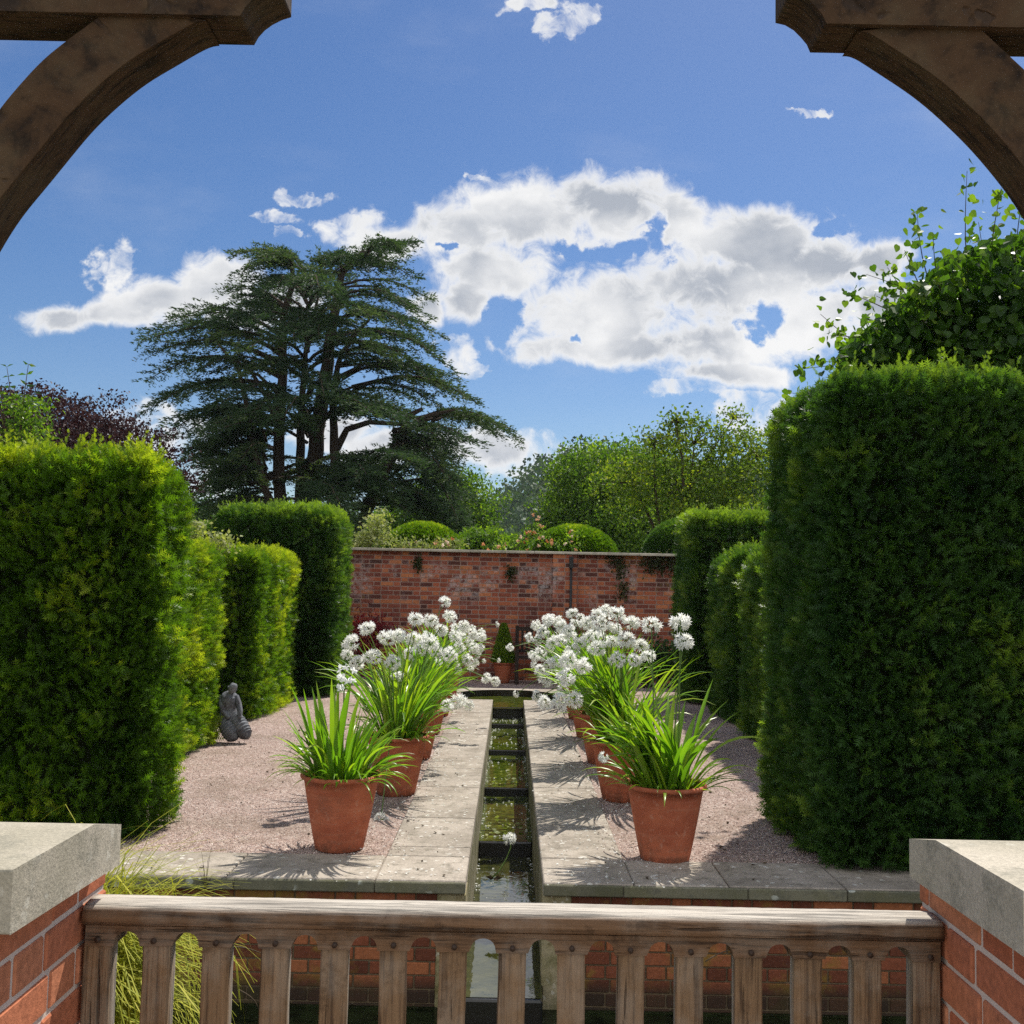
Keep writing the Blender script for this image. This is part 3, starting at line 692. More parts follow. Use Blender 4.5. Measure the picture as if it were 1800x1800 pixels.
# ------------------------------------------------------------------ hedges
def sprig_template(pairs=6, nl=0.36, nw=0.085):
    V = []; F = []
    for k in range(pairs):
        t = 0.12 + 0.86 * k / pairs; L = nl * (1.0 - 0.45 * (k / pairs) ** 2)
        for s in (-1, 1):
            i = len(V); V += [(0, 0, t - nw / 2), (0, 0, t + nw / 2 + 0.02), (s * L, 0.05 * (1 if k % 2 else -1), t + 0.20)]; F.append((i, i + 1, i + 2))
    i = len(V); V += [(-nw / 2, 0, 0.9), (nw / 2, 0, 0.9), (0, 0.02, 1.18)]; F.append((i, i + 1, i + 2))
    i = len(V); V += [(-0.015, 0, 0), (0.015, 0, 0), (0, 0, 1.0)]; F.append((i, i + 1, i + 2))
    return np.array(V), np.array(F)
SPR = sprig_template(5, 0.40, 0.12); SPRS = sprig_template(4, 0.42, 0.13)
def hedge(name, label, x0, x1, y0, y1, z1, r, mat, dens, size, faces, tmpl, amp=0.05, tipvar=0.0, shoots=0, side=0, group=None, z0=0.0, asobj=None, sun_tint=0.0):
    root = thing(name, label, 'hedge', ((x0 + x1) / 2, (y0 + y1) / 2, 0), group)
    lo = np.array([x0, y0, z0 - r * 2]); hi = np.array([x1, y1, z1])
    P = []; 
    for f in faces:
        ax = {'L': 0, 'R': 0, 'F': 1, 'B': 1, 'T': 2}[f]; val = {'L': x0, 'R': x1, 'F': y0, 'B': y1, 'T': z1}[f]
        oth = [q for q in range(3) if q != ax]
        l2 = lo.copy(); l2[2] = z0
        area = (hi[oth[0]] - l2[oth[0]]) * (hi[oth[1]] - l2[oth[1]])
        k = int(area * dens); q = l2 + (hi - l2) * rng.random((k, 3)); q[:, ax] = val; P.append(q)
    P = np.concatenate(P)
    inner = np.clip(P, lo + r, hi - r); d = P - inner; nl = np.linalg.norm(d, axis=1)[:, None] + 1e-9
    nrm = d / nl; S = inner + nrm * r
    bump = (vnoise(S, 2.0, 3) - 0.5) * 1.0 + (vnoise(S, 5.0, 5) - 0.5) * 1.0 + (vnoise(S, 11, 9) - 0.5) * 0.9
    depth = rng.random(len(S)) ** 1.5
    S = S + nrm * (amp * bump * 1.6)[:, None] - nrm * (depth * 0.14)[:, None]
    S[:, 2] = np.maximum(S[:, 2], z0 + 0.02)
    d = nrm + rng.normal(size=S.shape) * 0.55; d[:, 2] += 0.45
    var = np.clip(0.22 + 0.5 * (bump + 0.2) + 0.30 * rng.random(len(S)) ** 2 - 0.34 * depth + tipvar + sun_tint * np.clip(nrm[:, 2], 0, 1), 0, 1)  # upward-facing sprigs get a lighter leaf colour to look sunlit
    b = MB(); b.scatter(tmpl[0], tmpl[1], S, frames(d), size * rng.uniform(0.7, 1.35, len(S)), var)
    if shoots:
        k = shoots
        q = np.stack([rng.uniform(x0 + 0.03, x1 - 0.03, k), rng.uniform(y0, y0 + (y1 - y0) * 0.9, k), np.full(k, z1)], 1)
        inn = np.clip(q, lo + r, hi - r); dd = q - inn; q = inn + dd / (np.linalg.norm(dd, axis=1)[:, None] + 1e-9) * r
        dirs = np.tile([0, -0.15, 1.0], (k, 1)) + rng.normal(size=(k, 3)) * 0.35
        for j in range(k):
            L = rng.uniform(0.05, 0.17) * (size / 0.06) ** 0.5; dj = dirs[j] / np.linalg.norm(dirs[j]); m_ = 6
            ts = np.linspace(0, 1, m_)
            pj = q[j] + dj * L * ts[:, None]
            for rep in range(2):
                b.scatter(tmpl[0], tmpl[1], pj, frames(np.tile(dj, (m_, 1)) + rng.normal(size=(m_, 3)) * 0.45), size * 0.75 * np.linspace(1, 0.5, m_), np.clip(0.7 + 0.3 * ts + rng.normal(size=m_) * 0.1, 0, 1))
    b.build('foliage', mat, root)
    c = MB(); g = 0.15
    # dark twiggy core, lumpy rounded box
    nx, ny, nz = 14, 10, 14
    def face(fn, na, nb_):
        A, B = np.meshgrid(np.linspace(0, 1, na), np.linspace(0, 1, nb_), indexing='ij')
        Q = fn(A.ravel(), B.ravel()); ii = np.clip(Q, lo + r, hi - r); dd = Q - ii
        Q = ii + dd / (np.linalg.norm(dd, axis=1)[:, None] + 1e-9) * (r - g); Q = Q - 0
        Q[:, 2] = np.maximum(Q[:, 2], z0)
        idx = np.arange(na * nb_).reshape(na, nb_)
        Fq = np.stack([idx[:-1, :-1], idx[1:, :-1], idx[1:, 1:], idx[:-1, 1:]], -1).reshape(-1, 4)
        c.add(Q, [Fq], 0.5)
    X_, Y_, Z_ = x1 - x0, y1 - y0, z1 - z0
    face(lambda a, b_: np.stack([x0 + X_ * a, np.full_like(a, y0), z0 + Z_ * b_], 1), nx, nz)
    face(lambda a, b_: np.stack([x0 + X_ * a, np.full_like(a, y1), z0 + Z_ * b_], 1), nx, nz)
    face(lambda a, b_: np.stack([np.full_like(a, x0), y0 + Y_ * a, z0 + Z_ * b_], 1), ny, nz)
    face(lambda a, b_: np.stack([np.full_like(a, x1), y0 + Y_ * a, z0 + Z_ * b_], 1), ny, nz)
    face(lambda a, b_: np.stack([x0 + X_ * a, y0 + Y_ * b_, np.full_like(a, z1)], 1), nx, ny)
    c.build('branches', M['yew_core'], root)
    return root
G1 = 'clipped yew hedges lining the gravel'
hedge('yew_hedge', 'huge bright yellow-green clipped yew hedge block behind the left brick pier', -5.0, -2.27, 6.45, 7.25, 2.43, 0.24, M['yew_l'], 2400, 0.070, 'FRT', SPR, 0.06, 0.0, 260, group=G1, sun_tint=0.35)
hedge('yew_hedge', 'huge dark green clipped yew hedge block behind the right brick pier', 1.93, 4.9, 6.15, 7.7, 3.0, 0.20, M['yew_r'], 2500, 0.070, 'FLT', SPR, 0.045, -0.04, 260, group=G1, sun_tint=0.3)
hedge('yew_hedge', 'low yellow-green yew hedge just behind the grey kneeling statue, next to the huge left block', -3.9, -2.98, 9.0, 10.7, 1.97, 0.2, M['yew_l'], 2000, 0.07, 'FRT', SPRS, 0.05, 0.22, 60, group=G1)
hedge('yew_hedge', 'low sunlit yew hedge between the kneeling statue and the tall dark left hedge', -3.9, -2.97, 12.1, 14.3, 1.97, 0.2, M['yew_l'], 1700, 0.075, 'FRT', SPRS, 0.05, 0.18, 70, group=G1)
hedge('yew_hedge', 'tall dark square-cut yew hedge against the left end of the brick wall', -4.35, -2.54, 14.7, 16.2, 2.68, 0.28, M['yew_r'], 1700, 0.08, 'FRTL', SPRS, 0.05, 0.02, 120, group=G1, sun_tint=0.3)
hedge('yew_hedge', 'low feathery yew hedge directly left of the huge dark right block', 2.72, 3.7, 9.4, 12.1, 2.12, 0.3, M['yew_r'], 1700, 0.085, 'FLT', SPRS, 0.055, 0.12, 80, group=G1, sun_tint=0.1)
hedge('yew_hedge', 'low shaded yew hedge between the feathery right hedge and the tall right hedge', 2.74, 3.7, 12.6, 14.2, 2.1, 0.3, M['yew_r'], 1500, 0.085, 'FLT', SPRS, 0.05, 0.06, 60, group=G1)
hedge('yew_hedge', 'tall dark square-cut yew hedge against the right end of the brick wall', 2.6, 4.6, 14.7, 16.2, 2.72, 0.22, M['yew_r'], 1700, 0.08, 'FLT', SPRS, 0.05, 0.02, 120, group=G1, sun_tint=0.4)

# ------------------------------------------------------------------ garden wall
WY = 18.0
gw = thing('garden_wall', 'old red brick garden wall with white bloom closing the far end of the garden', 'wall', (0, WY, 0))
b = MB(); b.box(-6.5, 6.5, WY + 0.001, WY + 0.33, -0.1, 2.19, 0.5, 1)
bricks(b, -4.2, 4.2, -0.05, 2.185, lambda mb, a, c, z0, z1, vr, p_: mb.box(a, c, WY - p_, WY + 0.05, z0, z1, vr), L=0.208, H=0.060, g=0.017, proud=0.004, bond='flemish')
b.build('brickwork', [M['wall_brick'], M['wall_mortar']], gw)
xp0, xp1 = at(972, 1000, WY - .1).x, at(1014, 1000, WY - .1).x
b = MB(); b.box(xp0 + 0.004, xp1 - 0.004, WY - 0.11, WY - 0.009, -0.1, 2.19, 0.5, 1)
bricks(b, xp0, xp1, -0.05, 2.185, lambda mb, a, c, z0, z1, vr, p_: mb.box(a, c, WY - 0.112 - p_, WY - 0.02, z0, z1, vr), L=0.208, H=0.060, g=0.017, proud=0.003, bond='flemish')
b.build('pilaster', [M['wall_brick'], M['wall_mortar']], gw)
b = MB(); x = -4.6
while x < 4.6:
    L = random.uniform(0.5, 0.8); b.box(x, x + L - 0.004, WY - 0.16, WY + 0.4, 2.19, 2.235, random.random(), ch=0.006); x += L
b.build('coping', M['coping'], gw)
b = MB(); xd = at(1004, 1000, WY - .17).x; b.tube([(xd, WY - 0.16, 0.2), (xd, WY - 0.16, 1.95)], 0.022, 8); b.box(xd - 0.035, xd + 0.035, WY - 0.2, WY - 0.125, 1.95, 2.15)
b.build('drainpipe', M['iron'], gw)

# ------------------------------------------------------------------ leaves / trees
def rh(w=0.5, c=0.06): return np.array([(0, 0, 0), (w / 2, c, 0.42), (0, 0, 1), (-w / 2, c, 0.42)]), np.array([(0, 1, 2, 3)])
LEAF = rh(0.62); BLADE = rh(0.28)
_hv = [(0, 0, 0)] + [(0.26, 0.05, -0.08), (0.48, 0.10, 0.12), (0.50, 0.11, 0.40), (0.30, 0.06, 0.72), (0, 0, 1.05)]
HEART = (np.array(_hv + [(-x, y, z) for x, y, z in _hv[1:5]]), np.array([(0, 1, 2, 3), (0, 3, 4, 5), (0, 7, 6, 0), (0, 5, 9, 8)]))
HEART = (HEART[0], np.array([(0, 1, 2, 3), (0, 3, 4, 5), (0, 8, 7, 6), (0, 5, 9, 8)]))

def limb(mb, a, c, r0, r1, bend=0.1, n=7, seg=6, sag=0.0):
    a, c = Vector(a), Vector(c); d = c - a; L = d.length
    off = Vector((random.uniform(-1, 1), random.uniform(-1, 1), random.uniform(-0.4, 1))) * L * bend
    pts = [a + d * t + off * math.sin(math.pi * t) + Vector((0, 0, -sag * L * t * t)) for t in [i / (n - 1) for i in range(n)]]
    mb.tube(pts, [r0 + (r1 - r0) * i / (n - 1) for i in range(n)], seg)
    return pts

def broad_tree(name, label, base, trunk_h, crowns, nleaf, lsize, mat, trunk_r=0.25, clump=0.45, group=None, tmpl=LEAF, per=45, shellp=0.5, bark='bark', up=0.3):
    root = thing(name, label, 'tree', base, group)
    base = Vector(base); t = MB(); fork = base + Vector((0, 0, trunk_h))
    limb(t, base, fork, trunk_r, trunk_r * 0.7, 0.04)
    b = MB(); vol = [c[1][0] * c[1][1] * c[1][2] for c in crowns]; tv = sum(v ** 0.667 for v in vol)
    for (c, rad), v_ in zip(crowns, vol):
        c = Vector(c); rad = np.array(rad)
        limb(t, fork, c, trunk_r * 0.5, trunk_r * 0.12, 0.12)
        k = max(3, int(nleaf * v_ ** 0.667 / tv / per))
        dirs = rng.normal(size=(k, 3)); dirs[:, 2] = dirs[:, 2] * 0.9 + 0.1; dirs /= np.linalg.norm(dirs, axis=1)[:, None]
        rr = rng.random(k) ** shellp
        lump = 0.78 + 0.44 * vnoise(dirs * 3 + np.array(c), 0.9, 4)
        cc = np.array(c) + dirs * rad * (rr * lump)[:, None]
        for j in range(0, k, max(1, k // 14)): limb(t, c, cc[j], trunk_r * 0.12, trunk_r * 0.03, 0.15, 5, 4)
        pos = np.repeat(cc, per, 0) + rng.normal(size=(k * per, 3)) * clump * np.array([1, 1, 0.6])
        dd = rng.normal(size=pos.shape); dd[:, 2] += up
        out = (pos - np.array(c)) / rad
        var = np.clip(0.46 + 0.62 * (np.repeat(rng.random(k), per) - 0.5) + rng.normal(size=len(pos)) * 0.15, 0, 1)
        b.scatter(tmpl[0], tmpl[1], pos, frames(dd), lsize * rng.uniform(0.6, 1.3, len(pos)), var)
    t.build('trunk', M[bark], root); b.build('crown', mat, root)
    return root

# cedar: stems and spreading plates of foliage
def cedar():
    D = 45.0
    root = thing('cedar_tree', 'giant spreading dark cedar towering beyond the garden wall', 'tree', at(540, 1015, D))
    t = MB()
    A = lambda x, y, d=0: at(x, y, D + d)
    stems = [[(500,1010),(492,880),(490,760),(497,640),(498,560),(514,500),(515,445)], [(545,1010),(548,880),(557,760),(575,640),(585,560),(600,480),(640,440)],
             [(520,1010),(528,860),(528,760),(530,690),(540,600),(560,520)], [(560,1010),(590,850),(588,770),(584,700),(600,620),(650,560)],
             [(530,1010),(462,850),(440,750),(420,650),(380,600)], [(600,980),(665,860),(700,780),(735,735),(800,720)]]
    rads = [(0.32, 0.08), (0.46, 0.10), (0.28, 0.06), (0.28, 0.06), (0.20, 0.05), (0.26, 0.05)]
    for i, (st, (r0, r1)) in enumerate(zip(stems, rads)):
        dep = [0, 0.4, 1.5, -1.0, -1.2, -1.5][i]
        pts = [A(x, y, dep + 0.02 * k) for k, (x, y) in enumerate(st)]
        # refine
        P2 = []
        for k in range(len(pts) - 1):
            for q in range(4): P2.append(pts[k].lerp(pts[k + 1], q / 4) + Vector((random.uniform(-.04, .04), 0, 0)))
        P2.append(pts[-1]); t.tube(P2, list(np.linspace(r0, r1, len(P2))), 9)
    # big arching limbs in view
    for pl, r in (([(592,790),(610,755),(650,742),(705,746),(760,742)], 0.17), ([(492,760),(470,700),(440,650),(400,625)], 0.14), ([(640,900),(690,790),(720,730),(750,715)], 0.22), ([(560,700),(600,660),(640,640),(700,650)], 0.12), ([(497,700),(455,660),(410,640)], 0.1)):
        P2 = []
        for k in range(len(pl) - 1):
            for q in range(4):
                a, c_ = A(*pl[k], -0.8), A(*pl[k + 1], -0.8); P2.append(a.lerp(c_, q / 4))
        t.tube(P2, list(np.linspace(r, r * 0.4, len(P2))), 7)
    # branch tips (px) with origin on a stem (px)
    br = []
    def B(x0, y0, x1, y1, d=0.0, wdt=1.0): br.append((x0, y0, x1, y1, d, wdt))
    L = [(515,460,425,442),(515,470,430,470),(514,490,440,500),(505,540,405,512),(500,560,410,535),(500,590,305,556),(498,600,330,575),(497,620,245,590),(497,640,262,612),
         (496,660,258,655),(494,680,252,712),(494,700,290,690),(492,720,278,765),(492,740,300,740),(490,760,330,790),(490,790,350,800),(470,860,355,862),(480,880,335,895),(490,880,330,925),(470,820,380,830),
         (498,610,360,600),(497,650,350,640),(480,860,400,880),(500,570,380,560)]
    Rr = [(640,445,725,430),(640,450,700,436),(600,470,728,482),(600,500,752,520),(600,520,735,545),(590,560,766,580),(590,590,755,605),(590,600,782,625),(590,640,792,680),(600,660,805,662),
          (620,680,835,700),(740,735,915,766),(760,735,880,745),(740,735,850,730),(700,760,800,800),(690,790,800,840),(640,880,820,900),(660,870,840,935),(620,890,780,900),(590,690,770,700),(590,720,740,740),(600,620,740,640),(600,560,700,560)]
    for q in L: B(*q, random.uniform(-3.5, 2.5)); B(q[0], q[1] + 6, q[2] + random.uniform(10, 60), q[3] + random.uniform(-12, 12), random.uniform(-4.5, 4))
    for q in Rr: B(*q, random.uniform(-3.5, 2.5)); B(q[0], q[1] + 6, q[2] - random.uniform(10, 60), q[3] + random.uniform(-12, 12), random.uniform(-4.5, 4))
    for k in range(14): # crown top and inner plates coming towards / away from the viewer
        x = random.uniform(470, 690); B(560 + (x - 560) * 0.3, 480, x, 438 + random.uniform(0, 25), random.uniform(-3, 3))
    for k in range(46):
        y = random.uniform(470, 760); wdt = 60 + (y - 440) * 0.45
        x = 545 + random.uniform(-wdt, wdt * 1.1); B(540, y + 20, x, y, random.choice([-1, 1]) * random.uniform(3, 7.5))
    for k in range(26): B(470, random.uniform(700, 860), random.uniform(325, 440), random.uniform(700, 905), random.uniform(-5, 5))
    for k in range(20): B(690, random.uniform(740, 860), random.uniform(720, 840), random.uniform(760, 920), random.uniform(-5, 5))
    for k in range(14): B(random.choice([440, 480, 640]), 850, random.choice([random.uniform(340, 470), random.uniform(640, 830)]), random.uniform(770, 900), random.uniform(-5, 4))
    for k in range(10): B(540, 880, random.uniform(380, 800), random.uniform(850, 930), random.uniform(-8, -3))
    for k in range(8): B(600, 860, random.uniform(590, 760), random.uniform(795, 860), random.uniform(-7, -4))
    b = MB(); allp = []; alld = []; allv = []; alls = []
    for (x0, y0, x1, y1, d, wdt) in br:
        a = A(x0, y0, 0.3 * d * random.random()); c_ = A(x1, y1, d); L_ = (c_ - a).length
        sag = random.uniform(0.02, 0.06); nseg = 10
        pts = [a.lerp(c_, i / nseg) + Vector((random.uniform(-.06, .06), random.uniform(-.06, .06), L_ * (0.12 * math.sin(math.pi * i / nseg)) - sag * L_ * (i / nseg) ** 4)) for i in range(nseg + 1)]
        t.tube(pts, list(np.linspace(0.04 + 0.008 * L_, 0.012, nseg + 1)), 5)
        ax = (c_ - a).normalized(); side = Vector((-ax.y, ax.x, 0)).normalized(); tone = random.uniform(-0.2, 0.25)
        m_ = int(10 + L_ * 6)
        for j in range(m_):
            s_ = 0.22 + 0.78 * (j + random.random()) / m_; i0 = min(int(s_ * nseg), nseg - 1); p0 = pts[i0].lerp(pts[i0 + 1], s_ * nseg - i0)
            wl = (0.25 + 1.15 * math.sin(math.pi * min(1, (s_ - 0.1) * 0.95)) ** 0.8) * random.uniform(0.4, 1.0)
            sg = random.choice((-1, 1)); dr = (side * sg * random.uniform(0.5, 1.0) + ax * random.uniform(0.3, 0.9) + Vector((0, 0, random.uniform(-0.28, 0.16)))).normalized()
            kk = int(10 + wl * 25); ts = rng.random(kk)
            q = np.array(p0) + np.array(dr) * (wl * ts)[:, None] + rng.normal(size=(kk, 3)) * np.array([0.06, 0.06, 0.03]); q[:, 2] -= (0.16 + 0.38 * (rng.random() < 0.45)) * wl * ts ** 2.2
            allp.append(q); dd = np.array(dr) * 0.9 + rng.normal(size=(kk, 3)) * np.array([0.55, 0.55, 0.22]); dd[:, 2] += 0.02; alld.append(dd)
            allv.append(np.clip(0.42 + tone + rng.normal(size=kk) * 0.16, 0, 1)); alls.append(rng.uniform(0.10, 0.23, kk))
    pos = np.concatenate(allp); b.scatter(BLADE[0], BLADE[1], pos, frames(np.concatenate(alld)), np.concatenate(alls), np.concatenate(allv))
    t.build('trunk', M['bark'], root); b.build('crown', M['cedar'], root)
cedar()

# copper beech behind the left hedge
c0 = at(60, 1015, 34)
broad_tree('copper_beech', 'dark purple copper beech crown rising behind the huge left hedge', (c0.x, 34, 0), 3.0,
   [(at(60, 790, 34), (3.3, 2.6, 2.1)), (at(180, 800, 33), (2.3, 2.2, 1.7)), (at(-60, 790, 34), (2.8, 2.5, 2.4)), (at(262, 840, 33), (1.5, 1.5, 0.8))], 60000, 0.12, M['beech'], 0.35, 0.22, per=40)
# trees beyond the wall
c0 = at(1050, 1020, 42)
broad_tree('broadleaf_tree', 'tall rounded mid-green tree beyond the wall, right of the wooded hill', (c0.x, 42, 0), 2.5,
   [(at(1075, 855, 42), (2.9, 2.6, 1.9)), (at(1020, 905, 42), (1.3, 1.4, 1.4)), (at(1075, 930, 41), (3.2, 2.6, 1.8)), (at(1150, 880, 43), (3.0, 2.6, 2.4)), (at(985, 940, 41), (1.1, 1.0, 1.0)), (at(1015, 835, 42.5), (0.9, 0.9, 0.8))],
   60000, 0.15, M['oakleaf'], 0.35, 0.30, per=40)
c0 = at(1180, 1020, 26)
broad_tree('garden_tree', 'airy golden-green small tree above the right end of the wall', (c0.x, 26, 0), 1.9,
   [(at(1190, 860, 26), (1.9, 1.5, 1.15)), (at(1110, 850, 26), (1.15, 1.0, 0.7)), (at(1280, 850, 26), (1.5, 1.3, 1.3)), (at(1220, 780, 26), (1.1, 0.9, 0.75)), (at(1330, 800, 26), (0.9, 0.9, 0.8)), (at(1260, 900, 25), (1.3, 1.2, 0.6)), (at(1185, 740, 26), (0.5, 0.5, 0.30)), (at(1150, 775, 26), (0.5, 0.5, 0.3)), (at(1290, 735, 26), (0.35, 0.35, 0.3))],
   15000, 0.10, M['yellowleaf'], 0.13, 0.16, per=14, bark='twig', shellp=0.4)
c0 = at(1180, 1020, 60)
broad_tree('dark_tree', 'dark blue-green dense tree low behind the golden-green small tree', (c0.x, 60, 0), 2.5,
   [(at(1150, 930, 60), (3.5, 3, 2.6)), (at(1250, 920, 60), (4, 3, 3.0)), (at(1340, 900, 60), (4, 3, 4.0))], 30000, 0.22, M['oakdark'], 0.4, 0.45, per=40)
c0 = at(870, 1020, 38)
broad_tree('leafy_shrub', 'bright green bushy tree just above the wall between the two clipped domes', (c0.x, 32, 0), 1.4,
   [(at(900, 968, 32), (1.2, 1.0, 0.40)), (at(850, 958, 32), (0.9, 0.9, 0.50)), (at(945, 972, 32), (0.8, 0.8, 0.3))], 12000, 0.12, M['oakleaf'], 0.12, 0.15, per=30)
c0 = at(800, 1020, 55)
broad_tree('broadleaf_tree', 'green tree half hidden behind the lower right skirt of the cedar', (c0.x, 55, 0), 2.5,
   [(at(790, 890, 55), (2.8, 2.4, 2.0)), (at(750, 930, 55), (3.5, 2.4, 2.4)), (at(822, 935, 55), (1.3, 1.2, 1.6)), (at(815, 858, 55), (1.0, 1.0, 0.9))], 26000, 0.18, M['oakleaf'], 0.3, 0.38, per=35)
for (x, y, d, sx, sz, lab) in ((420, 940, 70, 8, 3.0, 'dark low tree behind the lower left branches of the cedar'), (600, 945, 72, 7, 2.6, 'dark low tree seen between the cedar trunks'), (340, 945, 60, 4, 2.4, 'dark tree at the left foot of the cedar')):
    c0 = at(x, 1020, d)
    broad_tree('dark_tree', lab, (c0.x, d, 0), 2.0, [(at(x - 40, y, d), (sx * 0.6, 3, sz)), (at(x + 60, y, d), (sx * 0.6, 3, sz * 0.85))], 14000, 0.26, M['oakdark'], 0.4, 0.5, per=35, group='dark trees behind the cedar')

# wooded hill
hx0, hx1 = -60, 130
V = []; F = []; nx_, ny_ = 60, 20
def hillz(x, y):
    ridge = 12 + 21 * (1 / (1 + math.exp(-(x + 3) / 6.0))) + 3 * math.sin(x * 0.08)
    return -1 + ridge * math.sin(min(1, max(0, (y - 190) / 110)) * math.pi / 2) ** 1.3
for i in range(nx_):
    for j in range(ny_):
        x = hx0 * 2 + (hx1 - hx0) * 2 * i / (nx_ - 1); y = 190 + 210 * j / (ny_ - 1); V.append((x, y, hillz(x, y)))
for i in range(nx_ - 1):
    for j in range(ny_ - 1): F.append([i * ny_ + j, (i + 1) * ny_ + j, (i + 1) * ny_ + j + 1, i * ny_ + j + 1])
b = MB(); b.add(V, F, 0.5, 0, True); struct(b.build('hill', M['lawn']))
b = MB(); P_ = []; S_ = []
for k in range(420):
    x = random.uniform(-60, 70); y = random.uniform(195, 320); rr = random.uniform(3, 5.5); c_ = np.array([x, y, hillz(x, y) + rr * 0.4])
    d = rng.normal(size=(170, 3)); d /= np.linalg.norm(d, axis=1)[:, None]; d = d[d[:, 1] < 0.4]
    sh = rr * (0.75 + 0.35 * vnoise(d * 2.5 + c_, 1.0, 2))[:, None]
    P_.append(c_ + d * sh * np.array([1, 1, 1.1 + 0.5 * random.random()])); S_.append(np.clip(np.full(len(d), random.random()) + rng.normal(size=len(d)) * 0.15, 0, 1))
pos = np.concatenate(P_); b.scatter(rh(0.8)[0], rh(0.8)[1], pos, frames(rng.normal(size=pos.shape)), rng.uniform(0.8, 1.7, len(pos)), np.concatenate(S_))
struct(b.build('woodland', M['wood_far']), 'stuff')

# lime tree behind the right hedge
def lime():
    D = 8.9
    root = thing('lime_tree', 'lime tree with big heart-shaped leaves leaning over the huge right hedge', 'tree', (at(1790, 1000, D + 0.6).x, D + 0.6, 0))
    t = MB(); fork = at(1800, 720, D + 0.5); limb(t, root.location, fork, 0.12, 0.08, 0.03)
    tips = [(1700,300),(1760,330),(1800,330),(1612,372),(1830,360),(1590,440),(1522,482),(1560,470),(1492,515),(1442,552),(1460,590),(1425,635),(1382,690),(1398,650),(1480,640),(1540,520),(1640,410),(1720,390),(1760,420),(1850,420),
            (1520,560),(1600,500),(1680,470),(1560,600),(1620,560),(1700,540),(1770,520),(1830,520),(1500,680),(1600,640),(1680,620),(1750,600),(1810,620),(1460,700),(1900,450),(1900,560)]
    P_ = []; Dd = []; S_ = []; Vv = []
    for i, (x, y) in enumerate(tips):
        dd = random.uniform(-0.5, 0.7); c_ = at(x, y, D + dd); a = fork.lerp(at(1720, 640, D), random.random())
        pts = limb(t, a, c_, 0.012, 0.002, 0.10, 12, 5)
        m_ = 64
        for j in range(m_):
            s_ = 0.15 + 0.85 * j / m_; q = pts[min(11, int(s_ * 11.9))]
            rad = 0.03 + 0.15 * (1 - s_) ** 0.6
            p = np.array(q) + rng.normal(size=3) * rad
            P_.append(p); Dd.append([random.gauss(0, .7), random.gauss(-0.2, .5), -0.6 + random.gauss(0, .45)]); S_.append(random.uniform(0.06, 0.098) * (0.7 + 0.4 * (1 - s_))); Vv.append(random.gauss(0.5, .2) + (0.15 if s_ > .6 else -0.05))
    for k in range(6200):
        x = random.uniform(1480, 1900); top = 585 - (x - 1480) * 0.85 if x < 1680 else 415 - (x - 1680) * 0.3
        y = random.uniform(max(350, top + 30), 730); p = at(x, y, D + random.uniform(-0.4, 1.2))
        P_.append(np.array(p)); Dd.append([random.gauss(0, .7), random.gauss(-.2, .5), -0.6 + random.gauss(0, .45)]); S_.append(random.uniform(0.07, 0.115)); Vv.append(random.gauss(0.24, .24))
    b = MB(); b.scatter(HEART[0], HEART[1], np.array(P_), frames(np.array(Dd)), np.array(S_), np.clip(np.array(Vv), 0, 1))
    t.build('trunk', M['twig'], root); b.build('crown', M['lime'], root)
lime()

# fruit tree shoots over the left hedge
def shoots():
    D = 8.6
    root = thing('fruit_tree', 'young fruit tree with upright leafy shoots above the left end of the huge left hedge', 'tree', (at(30, 1000, D).x, D, 0))
    t = MB(); b = MB(); fork = at(30, 830, D); limb(t, root.location, fork, 0.06, 0.04, 0.03)
    P_ = []; Dd = []; S_ = []; Vv = []
    for (x, y, mm) in ((50, 640, 9), (58, 690, 6), (12, 645, 9), (0, 680, 8), (40, 700, 10), (-20, 650, 8), (90, 770, 8), (20, 740, 8)):
        pts = limb(t, fork, at(x, y, D), 0.012, 0.002, 0.06, 12, 5)
        for j in range(mm * 2):
            q = pts[min(11, int(4 + 8 * j / (mm * 2)))]; s = 1 if j % 2 else -1
            P_.append(np.array(q)); Dd.append([s * random.uniform(.5, 1), random.gauss(0, .4), random.uniform(-.3, .5)]); S_.append(random.uniform(0.06, 0.085)); Vv.append(random.random())
    for k in range(1300):
        x = random.gauss(45, 22); y = random.uniform(695, 830); P_.append(np.array(at(x, y, D + random.uniform(-.15, .3)))); Dd.append([random.gauss(0, .6), random.gauss(0, .6), -0.5 + random.gauss(0, .4)]); S_.append(random.uniform(0.035, 0.06)); Vv.append(random.uniform(.4, 1))
    T = rh(0.42, 0.12); b.scatter(T[0], T[1], np.array(P_), frames(np.array(Dd)), np.array(S_), np.array(Vv))
    t.build('trunk', M['twig'], root); b.build('crown', M['lime'], root)
shoots()

